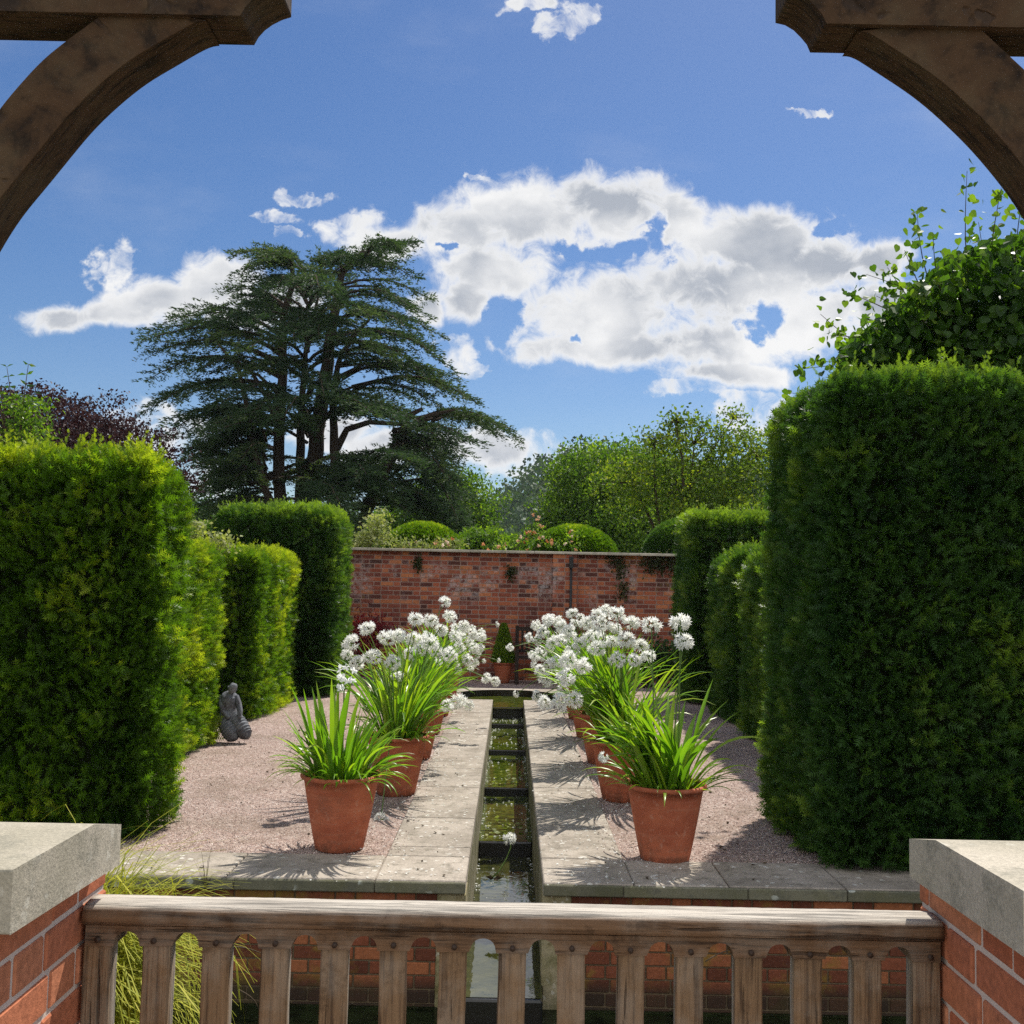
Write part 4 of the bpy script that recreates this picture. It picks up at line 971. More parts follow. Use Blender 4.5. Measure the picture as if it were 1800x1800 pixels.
# clipped domes and shrubs over the wall
def dome(label, px, ytop, D, rx, ry, rz, mat):
    c = at(px, ytop, D); zc = c.z - rz
    root = thing('clipped_dome', label, 'shrub', (c.x, D, 0), 'clipped yew domes behind the wall')
    k = 14000; d = rng.normal(size=(k, 3)); d[:, 2] = np.abs(d[:, 2]) * 1.0 - 0.1; d /= np.linalg.norm(d, axis=1)[:, None]
    keep = d[:, 1] < 0.5; d = d[keep]
    S = np.array([c.x, D, zc]) + d * np.array([rx, ry, rz]) * (1 + 0.05 * (vnoise(d, 5, 3) - 0.5))[:, None]
    dd = d + rng.normal(size=d.shape) * 0.4; dd[:, 2] += 0.3
    b = MB(); b.scatter(SPRS[0], SPRS[1], S, frames(dd), 0.09 * rng.uniform(0.6, 1.3, len(d)), np.clip(0.35 + 0.35 * d[:, 2] ** 3 + rng.normal(size=len(d)) * .15, 0, 1))
    b.build('foliage', mat, root)
    c2 = MB(); c2.lathe([(rx * 0.94 * math.cos(a), max(0.0 - zc, rz * 0.94 * math.sin(a))) if a >= 0 else (rx * 0.94, -zc) for a in [-1, 0, .3, .6, .9, 1.2, 1.45, 1.57]], (c.x, D, zc), 24)
    c2.build('branches', M['yew_core'], root)
dome('clipped yew dome above the wall on the left, below the cedar', 745, 925, 20.2, 0.75, 0.75, 0.60, M['yew_l'])
dome('clipped yew dome above the wall on the right, with orange rose hips beside it', 1010, 930, 20.2, 0.78, 0.75, 0.58, M['yew_l'])
dome('clipped yew dome above the wall next to the tall right hedge', 1205, 918, 19.8, 0.75, 0.75, 0.7, M['yew_r'])
hedge('yew_hedge', 'sloping yew hedge top behind the tall dark left hedge', -5.4, -4.2, 16.8, 18.0, 2.55, 0.35, M['yew_r'], 1200, 0.085, 'FRT', SPRS, 0.05, 0.2, 30)

def leafy(name, label, cat, pts_D, n, spread, size, mats, tmpl=LEAF, dirz=0.2, group=None, stems=0.5, varr=(0, 1), mat2p=0.0, parent_name='foliage'):
    cs = [at(x, y, D) for x, y, D in pts_D]
    root = thing(name, label, cat, (cs[0].x, cs[0].y, min(c.z for c in cs)), group)
    C_ = np.array([tuple(c) for c in cs])[rng.integers(0, len(cs), n)] + rng.normal(size=(n, 3)) * np.array(spread)
    dd = rng.normal(size=(n, 3)); dd[:, 2] += dirz
    b = MB(); b.scatter(tmpl[0], tmpl[1], C_, frames(dd), size * rng.uniform(0.6, 1.4, n), rng.uniform(varr[0], varr[1], n)); b.build('foliage', mats[0], root)
    if mat2p:
        for q in range(int(n * mat2p)):
            c2 = cs[random.randrange(len(cs))] + Vector([random.gauss(0, 1) * v_ for v_ in spread]) + Vector((0, -0.05, 0.02))
            b = MB(); b.scatter(rh(0.9)[0], rh(0.9)[1], np.tile(tuple(c2), (9, 1)), frames(rng.normal(size=(9, 3))), np.full(9, 0.045), np.full(9, random.random())); b.build('bloom', mats[1], root)
    if stems:
        t = MB(); c0_ = cs[0] - Vector((0, 0, stems))
        for c in cs[:6]: limb(t, c0_, c, 0.01, 0.004, 0.1, 5, 4)
        t.build('stems', M['twig'], root)
    return root
leafy('climbing_rose', 'climbing rose with pale blooms on the wall top before the left dome', 'rose', [(x, 958, 18.5) for x in (700, 720, 745, 770, 790, 800)], 700, (0.10, 0.1, 0.06), 0.06, [M['paleleaf'], M['rose']], varr=(0, .7), mat2p=0.02)
leafy('climbing_rose', 'climbing rose with orange hips and cream blooms before the right dome', 'rose', [(872, 962, 18.5), (890, 960, 18.5), (915, 955, 18.5), (935, 940, 18.5), (948, 925, 18.5), (960, 950, 18.5), (985, 958, 18.5), (1005, 940, 18.5), (1010, 960, 18.5)], 700, (0.09, 0.1, 0.07), 0.055, [M['oakleaf'], M['rose']], mat2p=0.05)
leafy('pale_shrub', 'pale cream-leaved shrub over the wall beside the tall left hedge', 'shrub', [(640, 945, 18.9), (655, 930, 18.9), (668, 915, 18.9), (650, 960, 18.9), (625, 960, 18.9), (675, 945, 18.9)], 1300, (0.11, 0.12, 0.1), 0.065, [M['paleleaf']], varr=(.3, 1))
leafy('flowering_shrub', 'white-flowered shrub peeping over the low left hedge', 'shrub', [(335, 945, 11.6), (345, 930, 11.6), (350, 958, 11.6), (370, 962, 11.6), (388, 955, 11.6)], 900, (0.09, 0.1, 0.06), 0.05, [M['paleleaf']], varr=(.1, 1))
def ivy(label, pts, n, spread, group='plants hanging down the brick wall'):
    return leafy('wall_plant', label, 'climber', [(x, y, WY - 0.05) for x, y in pts], n, spread, 0.05, [M['ivy']], dirz=-0.6, group=group, stems=None)
ivy('small dark tuft growing from the wall below the left dome', [(735, 985), (736, 995), (733, 990)], 160, (0.04, 0.02, 0.05))
ivy('small dark tuft low on the white-bloomed brick between the domes', [(898, 1000), (899, 1012), (897, 1007)], 160, (0.045, 0.02, 0.05))
ivy('tapering trail of dark leaves hanging right of the drainpipe', [(1075, 980), (1085, 985), (1092, 995), (1090, 1010), (1094, 1030), (1095, 1045)], 420, (0.06, 0.02, 0.06))
ivy('brown ivy fringe at the wall top beside the tall right hedge', [(1145, 985), (1165, 985), (1185, 985), (1200, 990), (1190, 1005), (1150, 995)], 900, (0.10, 0.03, 0.07))
leafy('red_shrub', 'crimson-leaved shrub at the wall foot beside the tall left hedge', 'shrub', [(620, 1120, 17.3), (632, 1100, 17.3), (650, 1115, 17.3), (665, 1105, 17.3), (680, 1120, 17.3), (640, 1140, 17.3), (660, 1140, 17.3)], 1500, (0.09, 0.1, 0.12), 0.075, [M['redleaf']], BLADE, 0.8)
leafy('evergreen_shrub', 'dark glossy shrub at the wall foot beside the tall right hedge', 'shrub', [(1140, 1170, 17.2), (1155, 1150, 17.2), (1175, 1165, 17.2), (1190, 1150, 17.2), (1130, 1185, 17.2), (1180, 1185, 17.2)], 1500, (0.12, 0.12, 0.12), 0.08, [M['oakdark']])

# ------------------------------------------------------------------ pots and agapanthus
def make_pot_mb(R_=0.25, H=0.46, rb=0.150, c=(0, 0, 0)):
    b = MB(); s = R_ / 0.25
    prof = [(0.0, 0.0), (rb - 0.006, 0.0), (rb, 0.006)]
    for k in range(1, 9): t = k / 8; prof.append((rb + (R_ * 0.93 - rb) * t ** 0.92, 0.006 + (H * 0.93) * t))
    prof += [(R_ * 0.945, H * 0.935), (R_ * 0.985, H * 0.942), (R_ * 1.01, H * 0.955), (R_ * 1.02, H * 0.972), (R_ * 1.01, H * 0.99), (R_ * 0.985, H), (R_ * 0.93, H), (R_ * 0.915, H * 0.97), (R_ * 0.90, H * 0.88), (R_ * 0.85, H * 0.8)]
    b.lathe(prof, c, 56); return b
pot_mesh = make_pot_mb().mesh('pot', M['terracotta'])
sb = MB(); sb.lathe([(0.0, 0.40), (0.1, 0.405), (0.222, 0.395)], (0, 0, 0), 24); soil_mesh = sb.mesh('soil', M['soil'])
def head_mesh(seed, nf=44, rad=0.098, cone=1.0):
    r_ = np.random.default_rng(seed); b = MB()
    pts = []
    for i in range(nf):
        z = 1 - (i + 0.5) / nf * 1.62 * cone; a = i * 2.39996 + r_.normal() * 0.3
        z = max(-1, min(1, z + r_.normal() * 0.14)); q = math.sqrt(max(0, 1 - z * z)); pts.append((q * math.cos(a), q * math.sin(a), z))
    D_ = np.array(pts); L_ = r_.uniform(0.55, 1.2, nf) * rad
    R3 = frames(D_)
    ped = (np.array([(-0.0012, 0, 0), (0.0012, 0, 0), (0.001, 0.0008, 1.0), (-0.001, 0.0008, 1.0)]), np.array([(0, 1, 2, 3)]))
    for i in range(nf):
        b.tube([(0, 0, 0), tuple(D_[i] * L_[i] * 0.55)], 0.0011, 3, 0.5, 1, caps=False)
    PV = []; PF = []
    for k in range(6):
        a = k * math.pi / 3; ca, sa = math.cos(a), math.sin(a); pa = a + math.pi / 2; wx, wy = math.cos(pa) * 0.13, math.sin(pa) * 0.13
        i = len(PV); PV += [(0.03 * ca, 0.03 * sa, 0), (0.22 * ca + wx, 0.22 * sa + wy, 0.42), (0.56 * ca, 0.56 * sa, 0.70), (0.22 * ca - wx, 0.22 * sa - wy, 0.42)]; PF.append((i, i + 1, i + 2, i + 3))
    b.scatter(np.array(PV), np.array(PF), D_ * (L_ * 0.5)[:, None], R3, np.full(nf, 0.050) * r_.uniform(0.75, 1.25, nf), r_.random(nf), 0)
    return b.mesh('flower_head', [M['petal'], M['stem']])
HEADS = [head_mesh(i, 30) for i in range(5)] + [head_mesh(9, 26, 0.075, 0.62)]

def strap(mb, base, az, lean0, L, wd, curve, var, seg=9, fold=0.25, twist=0.0):
    p = np.array(base, float); th = lean0; h = np.array([math.cos(az), math.sin(az), 0]); V = []; A = []
    tw = 0
    for k in range(seg + 1):
        t = k / seg; d = h * math.sin(th) + np.array([0, 0, math.cos(th)])
        sd_ = np.cross(d, np.array([-math.sin(az), math.cos(az), 0])); side = np.array([-math.sin(az), math.cos(az), 0])
        ca, sa = math.cos(tw), math.sin(tw); s2 = side * ca + sd_ * sa; n2 = -side * sa + sd_ * ca
        w_ = wd * (min(1, 0.55 + t * 1.6) * (1 - max(0, (t - 0.62) / 0.38) ** 1.6)) + 0.0008
        V += [p - s2 * w_ / 2 + n2 * w_ * fold, p.copy(), p + s2 * w_ / 2 + n2 * w_ * fold]; A += [var + t * 0.15] * 3
        p = p + d * L / seg; th += curve / seg * (0.4 + 1.2 * t); tw += twist / seg
    F = []
    for k in range(seg): F += [(3 * k, 3 * k + 1, 3 * k + 4, 3 * k + 3), (3 * k + 1, 3 * k + 2, 3 * k + 5, 3 * k + 4)]
    mb.add(V, [np.array(F)], np.clip(A, 0, 1), 0, True)

def agapanthus(label, x, y, leafn, heads, side, tall=0.75, lw=0.024, droopy=30, group='terracotta pots of agapanthus beside the rill', leanbias=0.0, seed=1):
    random.seed(seed)
    root = thing('potted_agapanthus', label, 'potted plant', (x, y, -0.01), group)
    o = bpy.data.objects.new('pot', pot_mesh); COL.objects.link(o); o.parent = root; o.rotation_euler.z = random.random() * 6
    s = bpy.data.objects.new('soil', soil_mesh); COL.objects.link(s); s.parent = root
    b = MB()
    for k in range(leafn):
        az = random.uniform(0, 2 * math.pi); r0 = 0.15 * math.sqrt(random.random()); bx, by = x + r0 * math.cos(az), y + r0 * math.sin(az)
        L = tall * random.uniform(0.5, 1.12); lean = random.uniform(0.03, 0.42) + r0
        if leanbias and random.random() < 0.65: az = (math.pi if side > 0 else 0) + random.uniform(-0.9, 0.9)
        strap(b, (bx, by, 0.38), az, lean, L, lw * random.uniform(0.7, 1.3), random.choice([random.uniform(0.15, 1.0), random.uniform(0.8, 2.0)]), random.uniform(0.0, 1.0), twist=random.uniform(-.8, .8))
    for k in range(droopy):
        az = random.uniform(0, 2 * math.pi); r0 = random.uniform(0.12, 0.2)
        strap(b, (x + r0 * math.cos(az), y + r0 * math.sin(az), 0.39), az, random.uniform(0.5, 1.1), random.uniform(0.2, 0.42), 0.016 * random.uniform(0.7, 1.3), random.uniform(0.9, 2.0), random.uniform(0.0, 0.9), twist=random.uniform(-.8, .8))
    b.build('leaves', M['strap'], root)
    for (hx, hy, hz, sc) in heads:
        base = Vector((x + random.uniform(-.1, .1), y + random.uniform(-.1, .1), 0.36)); tip = Vector((hx, hy, hz)); d = tip - base
        horiz = Vector((d.x, d.y, 0)); ns = 10
        pts = []
        for i in range(ns + 1):
            t = i / ns; q = base + Vector((0, 0, d.z * t)) + horiz * (t ** 1.5); q.z += 0.25 * horiz.length * math.sin(math.pi * t); pts.append(q)
        st = MB(); st.tube(pts, list(np.linspace(0.0055, 0.0038, ns + 1)), 5, random.random())
        so_ = st.build('flower_stem', M['stem'], root)
        h = bpy.data.objects.new('flower_head', random.choice(HEADS[:5]) if sc > 0.65 else HEADS[5]); COL.objects.link(h); h.parent = so_
        h.location = pts[-1]
        dirn = (pts[-1] - pts[-2]).normalized(); h.rotation_mode = 'QUATERNION'
        h.rotation_quaternion = dirn.to_track_quat('Z', 'Y'); h.scale = (sc * 0.92 * random.uniform(0.85, 1.05), sc * 0.92 * random.uniform(0.85, 1.05), sc * 0.9 * random.uniform(0.75, 1.0))
    return root
def hp(px, py, D, sc=1.0): q = at(px, py, D); return (q.x, q.y, q.z, sc)
LX, RX = -0.90, 0.96
rows_y = [6.52, 8.2, 9.85, 11.45, 13.0, 14.4]
# heads placed from the photograph for the row on each side
lheads = {
 1: [hp(645,1105,7.9), hp(618,1130,7.8), hp(680,1122,8.0), hp(655,1155,7.9), hp(730,1090,8.1), hp(700,1118,8.0), hp(728,1125,8.2), hp(755,1130,8.1), hp(690,1165,7.9,.9), hp(628,1165,7.8,.8), hp(700,1190,8.2,.8), hp(670,1440,7.3,.8), hp(610,1150,7.9,.7)],
 2: [hp(782,1058,9.6,.85), hp(757,1092,9.6), hp(790,1085,9.6,.9), hp(775,1108,9.7), hp(740,1140,9.5), hp(800,1120,9.6), hp(765,1145,9.5), hp(720,1150,9.4), hp(790,1150,9.3), hp(805,1232,9.3,1.1), hp(785,1240,9.1,.95)],
 3: [hp(815,1100,11.2), hp(830,1115,11.2), hp(808,1140,11.2), hp(833,1140,11.3), hp(795,1165,11.2), hp(820,1160,11.0), hp(770,1170,11.2), hp(750,1120,11.2), hp(824,1240,10.9,.8), hp(855,1192,11.0,.9), hp(870,1198,11.0,.8)],
 4: [hp(845,1120,12.8), hp(842,1140,12.8), hp(825,1130,12.8), hp(810,1120,12.8), hp(835,1165,12.8,.8), hp(850,1162,12.7,.5), hp(876,1161,12.6,.5), hp(800,1105,12.8), hp(805,1180,12.8,.8)],
 5: [hp(873,1098,14.2,.6), hp(846,1112,14.2,.9), hp(830,1105,14.2,.8), hp(815,1110,14.2,.8), hp(840,1150,14.2,.8), hp(827,1175,14.2,.7)]}
rheads = {
 0: [hp(1196,1095,6.35,1.0), hp(1201,1130,6.25,.95), hp(1145,1100,6.6,.95), hp(1062,1332,6.1,.6), hp(1140,1155,6.6,.7)],
 1: [hp(1060,1095,7.9), hp(1085,1080,8.0), hp(1110,1095,8.0), hp(1100,1125,7.9), hp(1125,1135,7.9,.9), hp(1075,1130,8.0), hp(1050,1140,7.9), hp(1085,1160,7.8,.9), hp(1115,1160,7.8,.8), hp(1025,1170,7.6), hp(995,1190,7.5), hp(985,1235,7.4), hp(960,1235,7.4,.9), hp(1010,1230,7.5,.9), hp(1040,1120,8.1), hp(1000,1160,7.6)],
 2: [hp(1005,1078,9.6,.8), hp(1050,1080,9.6,.9), hp(1030,1095,9.6), hp(1065,1075,9.7), hp(1000,1110,9.5), hp(1020,1130,9.5), hp(985,1125,9.4), hp(960,1195,9.2), hp(990,1215,9.2,.9), hp(945,1225,9.1,.8), hp(975,1165,9.3), hp(1005,1145,9.5), hp(1045,1110,9.6), hp(1080,1105,9.6), hp(950,1180,9.2,.9)],
 3: [hp(965,1092,11.2), hp(985,1100,11.2), hp(1005,1120,11.2), hp(970,1130,11.0), hp(950,1150,10.9), hp(940,1155,10.8,.9), hp(1035,1100,11.2), hp(1055,1120,11.2), hp(908,1220,10.6,.6), hp(930,1120,11.0,.8), hp(955,1110,11.1), hp(965,1170,10.9)],
 4: [hp(940,1100,12.8,.9), hp(960,1088,12.8,.9), hp(980,1092,12.8), hp(1010,1096,12.8,.9), hp(945,1125,12.7), hp(965,1140,12.6,.9), hp(897,1138,12.4,.75), hp(940,1170,12.6,.8)],
 5: [hp(945,1098,14.2,.9), hp(970,1085,14.2,.8), hp(990,1100,14.2,.8), hp(960,1115,14.2,.8), hp(1020,1085,14.2,.8), hp(935,1150,14.1,.8)]}
ordn = ['nearest', 'second', 'third', 'fourth', 'fifth', 'sixth']
iris_pot = agapanthus('nearest terracotta pot left of the rill, sword leaves and one white iris-like bloom', -1.035, 6.52, 110, [], -1, 0.47, 0.024, 75, seed=11)
for i in range(1, 6):
    agapanthus(f'{ordn[i]} pot from the front left of the rill, terracotta with white agapanthus', LX + [0, 0.03, 0.02, 0, 0, 0][i], rows_y[i], [0, 150, 130, 110, 90, 80][i], lheads[i], -1, 0.82, 0.024, 30 if i < 3 else 12, seed=20 + i)
agapanthus('nearest terracotta pot right of the rill, broad bright leaves and two tall white flower heads', 0.98, 6.42, 115, rheads[0], 1, 0.66, 0.034, 50, leanbias=1, seed=31)
for i in range(1, 6):
    agapanthus(f'{ordn[i]} pot from the front right of the rill, terracotta with white agapanthus', RX - [0, 0.06, 0.05, 0.05, 0.05, 0.05][i], rows_y[i] - 0.05, [0, 170, 140, 110, 90, 80][i], rheads[i], 1, 0.88, 0.025, 30 if i < 3 else 12, leanbias=(1 if i == 1 else 0), seed=40 + i)
# broad sword leaves and white bloom in the nearest left pot
random.seed(5)
b = MB()
for k in range(26):
    az = random.uniform(0, 6.28); r0 = 0.13 * random.random()
    strap(b, (-1.09 + r0 * math.cos(az), 6.52 + r0 * math.sin(az), 0.38), az, random.uniform(0.0, 0.32), random.uniform(0.42, 0.70), random.uniform(0.032, 0.048), random.uniform(0.0, 0.35), random.uniform(0.3, 0.8), fold=0.1, twist=random.uniform(-1, 1))
b.build('sword_leaves', M['strap'], iris_pot)
st = MB(); bt = at(607, 1190, 6.4)
st.tube([(-1.05, 6.52, 0.38), (-1.03, 6.5, 0.7), (bt.x - 0.005, bt.y, bt.z - 0.09), (bt.x, bt.y, bt.z + 0.05)], [0.007, 0.006, 0.005, 0.003], 6); fs = st.build('flower_stem', M['stem'], iris_pot)
b = MB()
for (px, py, sc) in ((598, 1176, .8), (608, 1172, .75), (600, 1192, .9), (611, 1196, 1.0), (598, 1208, .8), (622, 1178, .7), (620, 1196, .8)):
    c = at(px, py, 6.38 + random.uniform(-.02, .02)); k = 6
    dirs = np.array([[math.cos(a + sc * 9), -0.5, math.sin(a + sc * 9)] for a in np.arange(k) * 2 * math.pi / k]) + rng.normal(size=(k, 3)) * 0.25
    T = (np.array([(0, 0, 0), (0.35, 0.05, 0.4), (0.3, 0.2, 0.85), (0, 0.3, 1.0), (-0.3, 0.2, 0.85), (-0.35, 0.05, 0.4)]), np.array([(0, 1, 2, 3, 4, 5)]))
    b.scatter(T[0], T[1], np.tile(tuple(c), (k, 1)), frames(dirs), np.full(k, 0.036 * sc), np.full(k, .9))
h = b.build('bloom', M['petal'], iris_pot)

# fallen flower in the rill
ff = thing('fallen_flower', 'single agapanthus head on a bent stalk lying over the water in the rill', 'flower', (-0.11, 7.1, -0.55))
pts = [at(866, 1542, 7.0), at(878, 1530, 7.05), at(890, 1510, 7.1), at(898, 1490, 7.12), at(896, 1475, 7.15)]
st = MB(); st.tube(pts, 0.005, 6); st.build('stalk', M['stem'], ff)
h = bpy.data.objects.new('flower_head', HEADS[2]); COL.objects.link(h); h.parent = ff; h.location = pts[-1] - ff.location; h.scale = (0.62,) * 3
b = MB(); c = at(868, 1544, 7.0); T = rh(0.5); b.scatter(T[0], T[1], np.tile((c.x, c.y, c.z), (4, 1)), frames(np.array([[1, 0, 0.1], [-1, .3, 0.1], [.5, -1, .05], [-.5, -1, .1]])), np.full(4, 0.06), np.full(4, .9))
b.build('withered_leaf', M['twig'], ff)

# fallen petals (paving, gravel, water)
b = MB(); T = rh(0.6, 0.15); k = 2600
xs_ = np.concatenate([rng.uniform(0.22, 1.6, k * 2 // 3), -rng.uniform(0.22, 1.1, k - k * 2 // 3)]); ys_ = 5.75 + 8.5 * rng.random(k) ** 1.1
near = np.abs(np.abs(xs_) - 0.72) < 0.5 * rng.random(k) + 0.12; xs_ = xs_[near]; ys_ = ys_[near]; k = len(xs_)
b.scatter(T[0], T[1], np.stack([xs_, ys_, np.full(k, 0.006)], 1), frames(rng.normal(size=(k, 3)) * np.array([1, 1, 0.15])), rng.uniform(0.010, 0.024, k), rng.random(k))
k = 420; sec = rng.integers(1, 6, k); ws = []; 
for i in range(k):
    s = sec[i]; y1, y0 = ends[s] - 0.08, ends[s + 1] + 0.06
    if s == 5: y0 = 7.0
    x = rng.uniform(-CH, CH) if rng.random() < 0.5 else rng.choice([-1, 1]) * (CH - 0.02 * rng.random()); ws.append((x, rng.uniform(y0, y1), lv[s] + 0.012))
b.scatter(T[0], T[1], np.array(ws), frames(rng.normal(size=(k, 3)) * np.array([1, 1, 0.08])), rng.uniform(0.012, 0.03, k), rng.random(k))
struct(b.build('petal_litter', M['petal']), 'stuff')
b = MB(); k = 60; ws = [(rng.uniform(-CH + .04, CH - .04), rng.choice([9.0, 8.8, 9.2, 10.8, 10.5, 11.1]) + rng.normal() * 0.12, 0) for i in range(k)]
ws = np.array(ws); ws[:, 2] = np.where(ws[:, 1] < 10.1, -0.43, -0.35)
b.scatter(LEAF[0], LEAF[1], ws, frames(rng.normal(size=(k, 3)) * np.array([1, 1, 0.05])), rng.uniform(0.03, 0.06, k), rng.random(k)); struct(b.build('floating_leaves', M['paleleaf']), 'stuff')

b = MB(); k = 260; xs_ = np.where(rng.random(k) < 0.55, rng.uniform(-3.0, -0.3, k), rng.uniform(0.3, 2.2, k)); ys_ = rng.uniform(5.9, 12.5, k)
b.scatter(LEAF[0], LEAF[1], np.stack([xs_, ys_, np.full(k, 0.006)], 1), frames(rng.normal(size=(k, 3)) * np.array([1, 1, 0.12])), rng.uniform(0.015, 0.04, k), rng.random(k))
struct(b.build('leaf_litter', M['twig']), 'stuff')
# potted conifer and bench at the wall
pc_ = at(884, 1192, 17.4)
tp = thing('potted_conifer', 'small pointed conifer in a terracotta pot against the far wall', 'potted plant', (pc_.x, 17.4, -0.01))
o = bpy.data.objects.new('pot', pot_mesh); COL.objects.link(o); o.parent = tp; o.scale = (0.72, 0.72, 0.75)
k = 9000; zz = rng.random(k) ** 1.2; aa = rng.uniform(0, 6.28, k); rr_ = 0.18 * (1 - zz) ** 0.75 * rng.uniform(0.7, 1.05, k) + 0.01
S_ = np.stack([pc_.x + rr_ * np.cos(aa), 17.4 + rr_ * np.sin(aa), 0.33 + 0.62 * zz], 1); dd = np.stack([np.cos(aa) * .5, np.sin(aa) * .5, np.full(k, 1.0)], 1) + rng.normal(size=(k, 3)) * 0.3
b = MB(); b.scatter(BLADE[0], BLADE[1], S_, frames(dd), rng.uniform(0.03, 0.07, k), rng.random(k)); b.build('foliage', M['oakleaf'], tp)
bn = thing('garden_bench', 'dark slatted wooden bench against the wall, mostly hidden behind the right flowers', 'bench', (0.42, 17.5, 0))
x0, x1, yb = 0.10, 1.15, 17.55
for xx in (x0, x1 - 0.06):
    for y in (yb - 0.42, yb):
        b = MB(); b.box(xx, xx + 0.06, y, y + 0.06, 0, 0.95 if y == yb else 0.62, ch=0.004); b.build('leg', M['darkwood'], bn)
    b = MB(); b.box(xx - 0.005, xx + 0.065, yb - 0.45, yb - 0.002, 0.62, 0.65, ch=0.004); b.build('armrest', M['darkwood'], bn)
b = MB()
for i in range(5): b.box(x0, x1, yb - 0.41 + 0.085 * i, yb - 0.345 + 0.085 * i, 0.42, 0.445)
b.build('seat', M['darkwood'], bn)
b = MB(); b.box(x0 + 0.06, x1 - 0.06, yb + 0.005, yb + 0.045, 0.86, 0.93); b.box(x0 + 0.06, x1 - 0.06, yb + 0.005, yb + 0.045, 0.50, 0.55)
for i in range(11): b.box(x0 + 0.1 + i * 0.08, x0 + 0.14 + i * 0.08, yb + 0.015, yb + 0.035, 0.55, 0.86)
b.build('backrest', M['darkwood'], bn)

# statue
sp = at(412, 1302, 10.4)
stt = thing('stone_statue', 'grey stone kneeling figure with ribbed legs against the low left hedge', 'statue', (sp.x, 10.4, -0.012))
def blob_tube(mb, pts, rads, rib=0.0, nr=0, seg=20, n=48, flat=1.0):
    P3 = np.array(pts, float); tt = np.linspace(0, len(P3) - 1, n); P4 = np.stack([np.interp(tt, range(len(P3)), P3[:, i]) for i in range(3)], 1)
    for _ in range(3): P4[1:-1] = (P4[:-2] + P4[1:-1] * 2 + P4[2:]) / 4
    r_ = np.interp(tt, range(len(rads)), rads) * 1.12
    for _ in range(3): r_[1:-1] = (r_[:-2] + 2 * r_[1:-1] + r_[2:]) / 4
    if rib: r_ = r_ * (1 + rib * np.sin(np.linspace(0, nr * 2 * np.pi, n)))
    mb.tube(P4, r_, seg)
S0 = lambda px, py, D: tuple(at(px, py + 3, 10.56 + (D - 10.4) * 0.4))
b = MB(); blob_tube(b, [S0(402,1264,10.52), S0(403,1252,10.52), S0(403,1240,10.52), S0(403,1228,10.50), S0(404,1219,10.48), S0(405,1213,10.45)], [0.080, 0.086, 0.070, 0.082, 0.074, 0.030], 0.015, 5, seg=28)
for o_ in (-1, 1):
    blob_tube(b, [S0(403 + o_ * 12, 1221, 10.47), S0(404 + o_ * 15, 1233, 10.40), S0(407 + o_ * 15, 1247, 10.32), S0(412 + o_ * 9, 1259, 10.25)], [0.026, 0.028, 0.024, 0.020])
b.build('torso', M['statue'], stt)
b = MB(); blob_tube(b, [S0(406,1213,10.42), S0(408,1209,10.38), S0(409,1203,10.36), S0(407,1198,10.37)], [0.024, 0.042, 0.043, 0.014], seg=24); b.build('head', M['statue'], stt)
b = MB(); blob_tube(b, [S0(393,1264,10.46), S0(398,1270,10.40), S0(405,1282,10.31), S0(411,1291,10.25), S0(415,1296,10.21)], [0.05, 0.072, 0.078, 0.068, 0.028], 0.075, 11, n=120, seg=28); b.build('leg', M['statue'], stt)
b = MB(); blob_tube(b, [S0(410,1256,10.50), S0(417,1264,10.42), S0(425,1276,10.33), S0(432,1288,10.26), S0(436,1294,10.22)], [0.05, 0.066, 0.068, 0.060, 0.026], 0.075, 11, n=120, seg=28); b.build('leg', M['statue'], stt)

# sedge clump by the left pier
random.seed(3)
sg = thing('sedge_clump', 'tall arching yellow-green sedge growing in the pool beside the left pier', 'grass clump', (-1.27, 3.0, -0.7))
b = MB()
def blade(mb, base, az, lean, L, wd, kinks, st=8, c0=0.1, c1=0.3):
    p = np.array(base, float); th = lean; h = np.array([math.cos(az), math.sin(az), 0]); V = []; n_ = 14; kp = {random.randint(st, 12): random.uniform(0.4, 1.1) for _ in range(kinks)}
    s2 = np.array([-math.sin(az), math.cos(az), 0])
    for k in range(n_ + 1):
        d = h * math.sin(th) + np.array([0, 0, math.cos(th)]); w_ = wd * (1 - (k / n_) ** 2 * 0.75)
        V += [p - s2 * w_ / 2, p + s2 * w_ / 2]; p = p + d * L / n_; th = min(3.0, th + (random.uniform(0.0, 0.03) if k < st else random.uniform(c0, c1)) + kp.get(k, 0))
    mb.add(V, [np.array([(2 * k, 2 * k + 1, 2 * k + 3, 2 * k + 2) for k in range(n_)])], random.random(), 0, True)
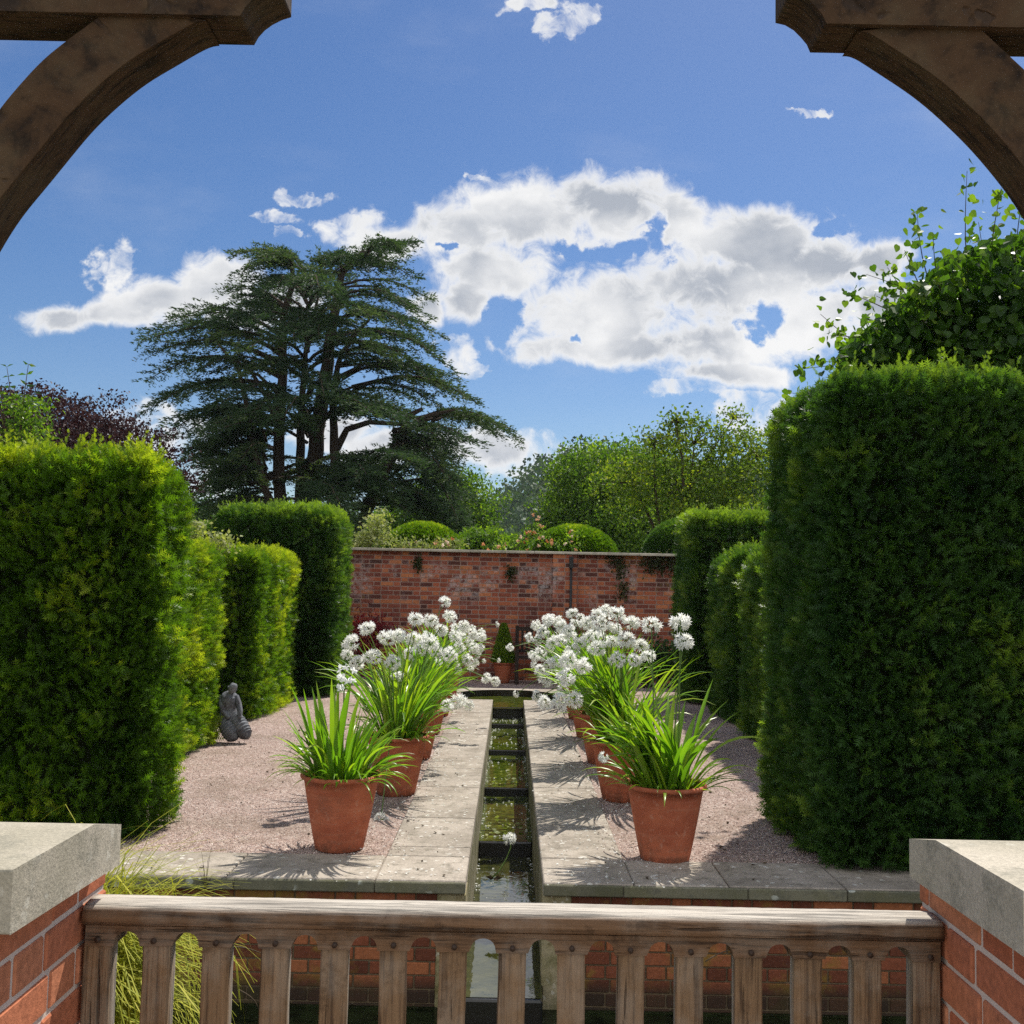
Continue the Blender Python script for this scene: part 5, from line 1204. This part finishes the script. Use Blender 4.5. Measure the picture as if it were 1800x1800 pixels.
for k in range(1150):
    az = random.gauss(0.05, 0.9); bx = -1.26 + random.gauss(0, 0.055); by = 3.0 + random.gauss(0, 0.10)
    blade(b, (bx, by, -0.7), az, random.uniform(-0.02, 0.045), random.uniform(1.38, 1.74), random.uniform(0.006, 0.011), random.choice([0, 1]), random.choice([9, 10, 11]), 0.35, 0.85)
b.build('blades', M['sedge'], sg)
for (label, bx, by, n_, h0) in (('small yellow-green grass tuft behind the left coping stone', -2.35, 5.3, 60, 1.1),):
    g = thing('grass_tuft', label, 'grass clump', (bx, by, -0.7)); b = MB()
    for k in range(n_): blade(b, (bx + random.gauss(0, .25), by + random.gauss(0, .08), -0.7), random.uniform(0, 6.28), random.uniform(0, .25), h0 * random.uniform(.7, 1.3), 0.007, 1)
    b.build('blades', M['sedge'], g)
wd_ = thing('dry_weed', 'thin dry weed growing from the front coping joint left of the pots', 'weed', tuple(at(362, 1545, YF)))
b = MB(); c = at(362, 1543, YF - 0.02)
for k in range(16): blade(b, (c.x, c.y, -0.07), random.uniform(0, 6.28), random.uniform(0, .5), random.uniform(.12, .3), 0.003, 1)
b.build('stems', M['twig'], wd_)
# dead twigs hanging in front of the retaining wall
dt = thing('dead_twigs', 'pale dead twigs lying across the dark pool behind the gate', 'twigs', (-0.9, 4.8, -0.6))
b = MB()
for (a, c) in (((300,1675),(352,1700)),((305,1690),(355,1695)),((300,1745),(352,1765)),((300,1755),(355,1782)),((410,1665),(470,1680)),((420,1740),(455,1775)),((1240,1690),(1285,1670))):
    limb(b, at(*a, 4.6), at(*c, 4.7), 0.0035, 0.0015, 0.08, 6, 4)
b.build('twigs', M['twig'], dt)

# thin summer air between here and the wooded hill
hm = bpy.data.materials.new('haze_air'); hm.use_nodes = True; hm.node_tree.nodes.clear(); n = NT(hm.node_tree)
vo = n.new('ShaderNodeVolumePrincipled', {'Color': (0.80, 0.88, 1.0, 1), 'Density': 0.00014, 'Anisotropy': 0.3})
n.l.new(vo.outputs[0], n.new('ShaderNodeOutputMaterial').inputs['Volume'])
b = MB(); b.box(-950, 950, -950, 950, -2.0, 60.0); hz = b.build('haze', hm); struct(hz, 'stuff')
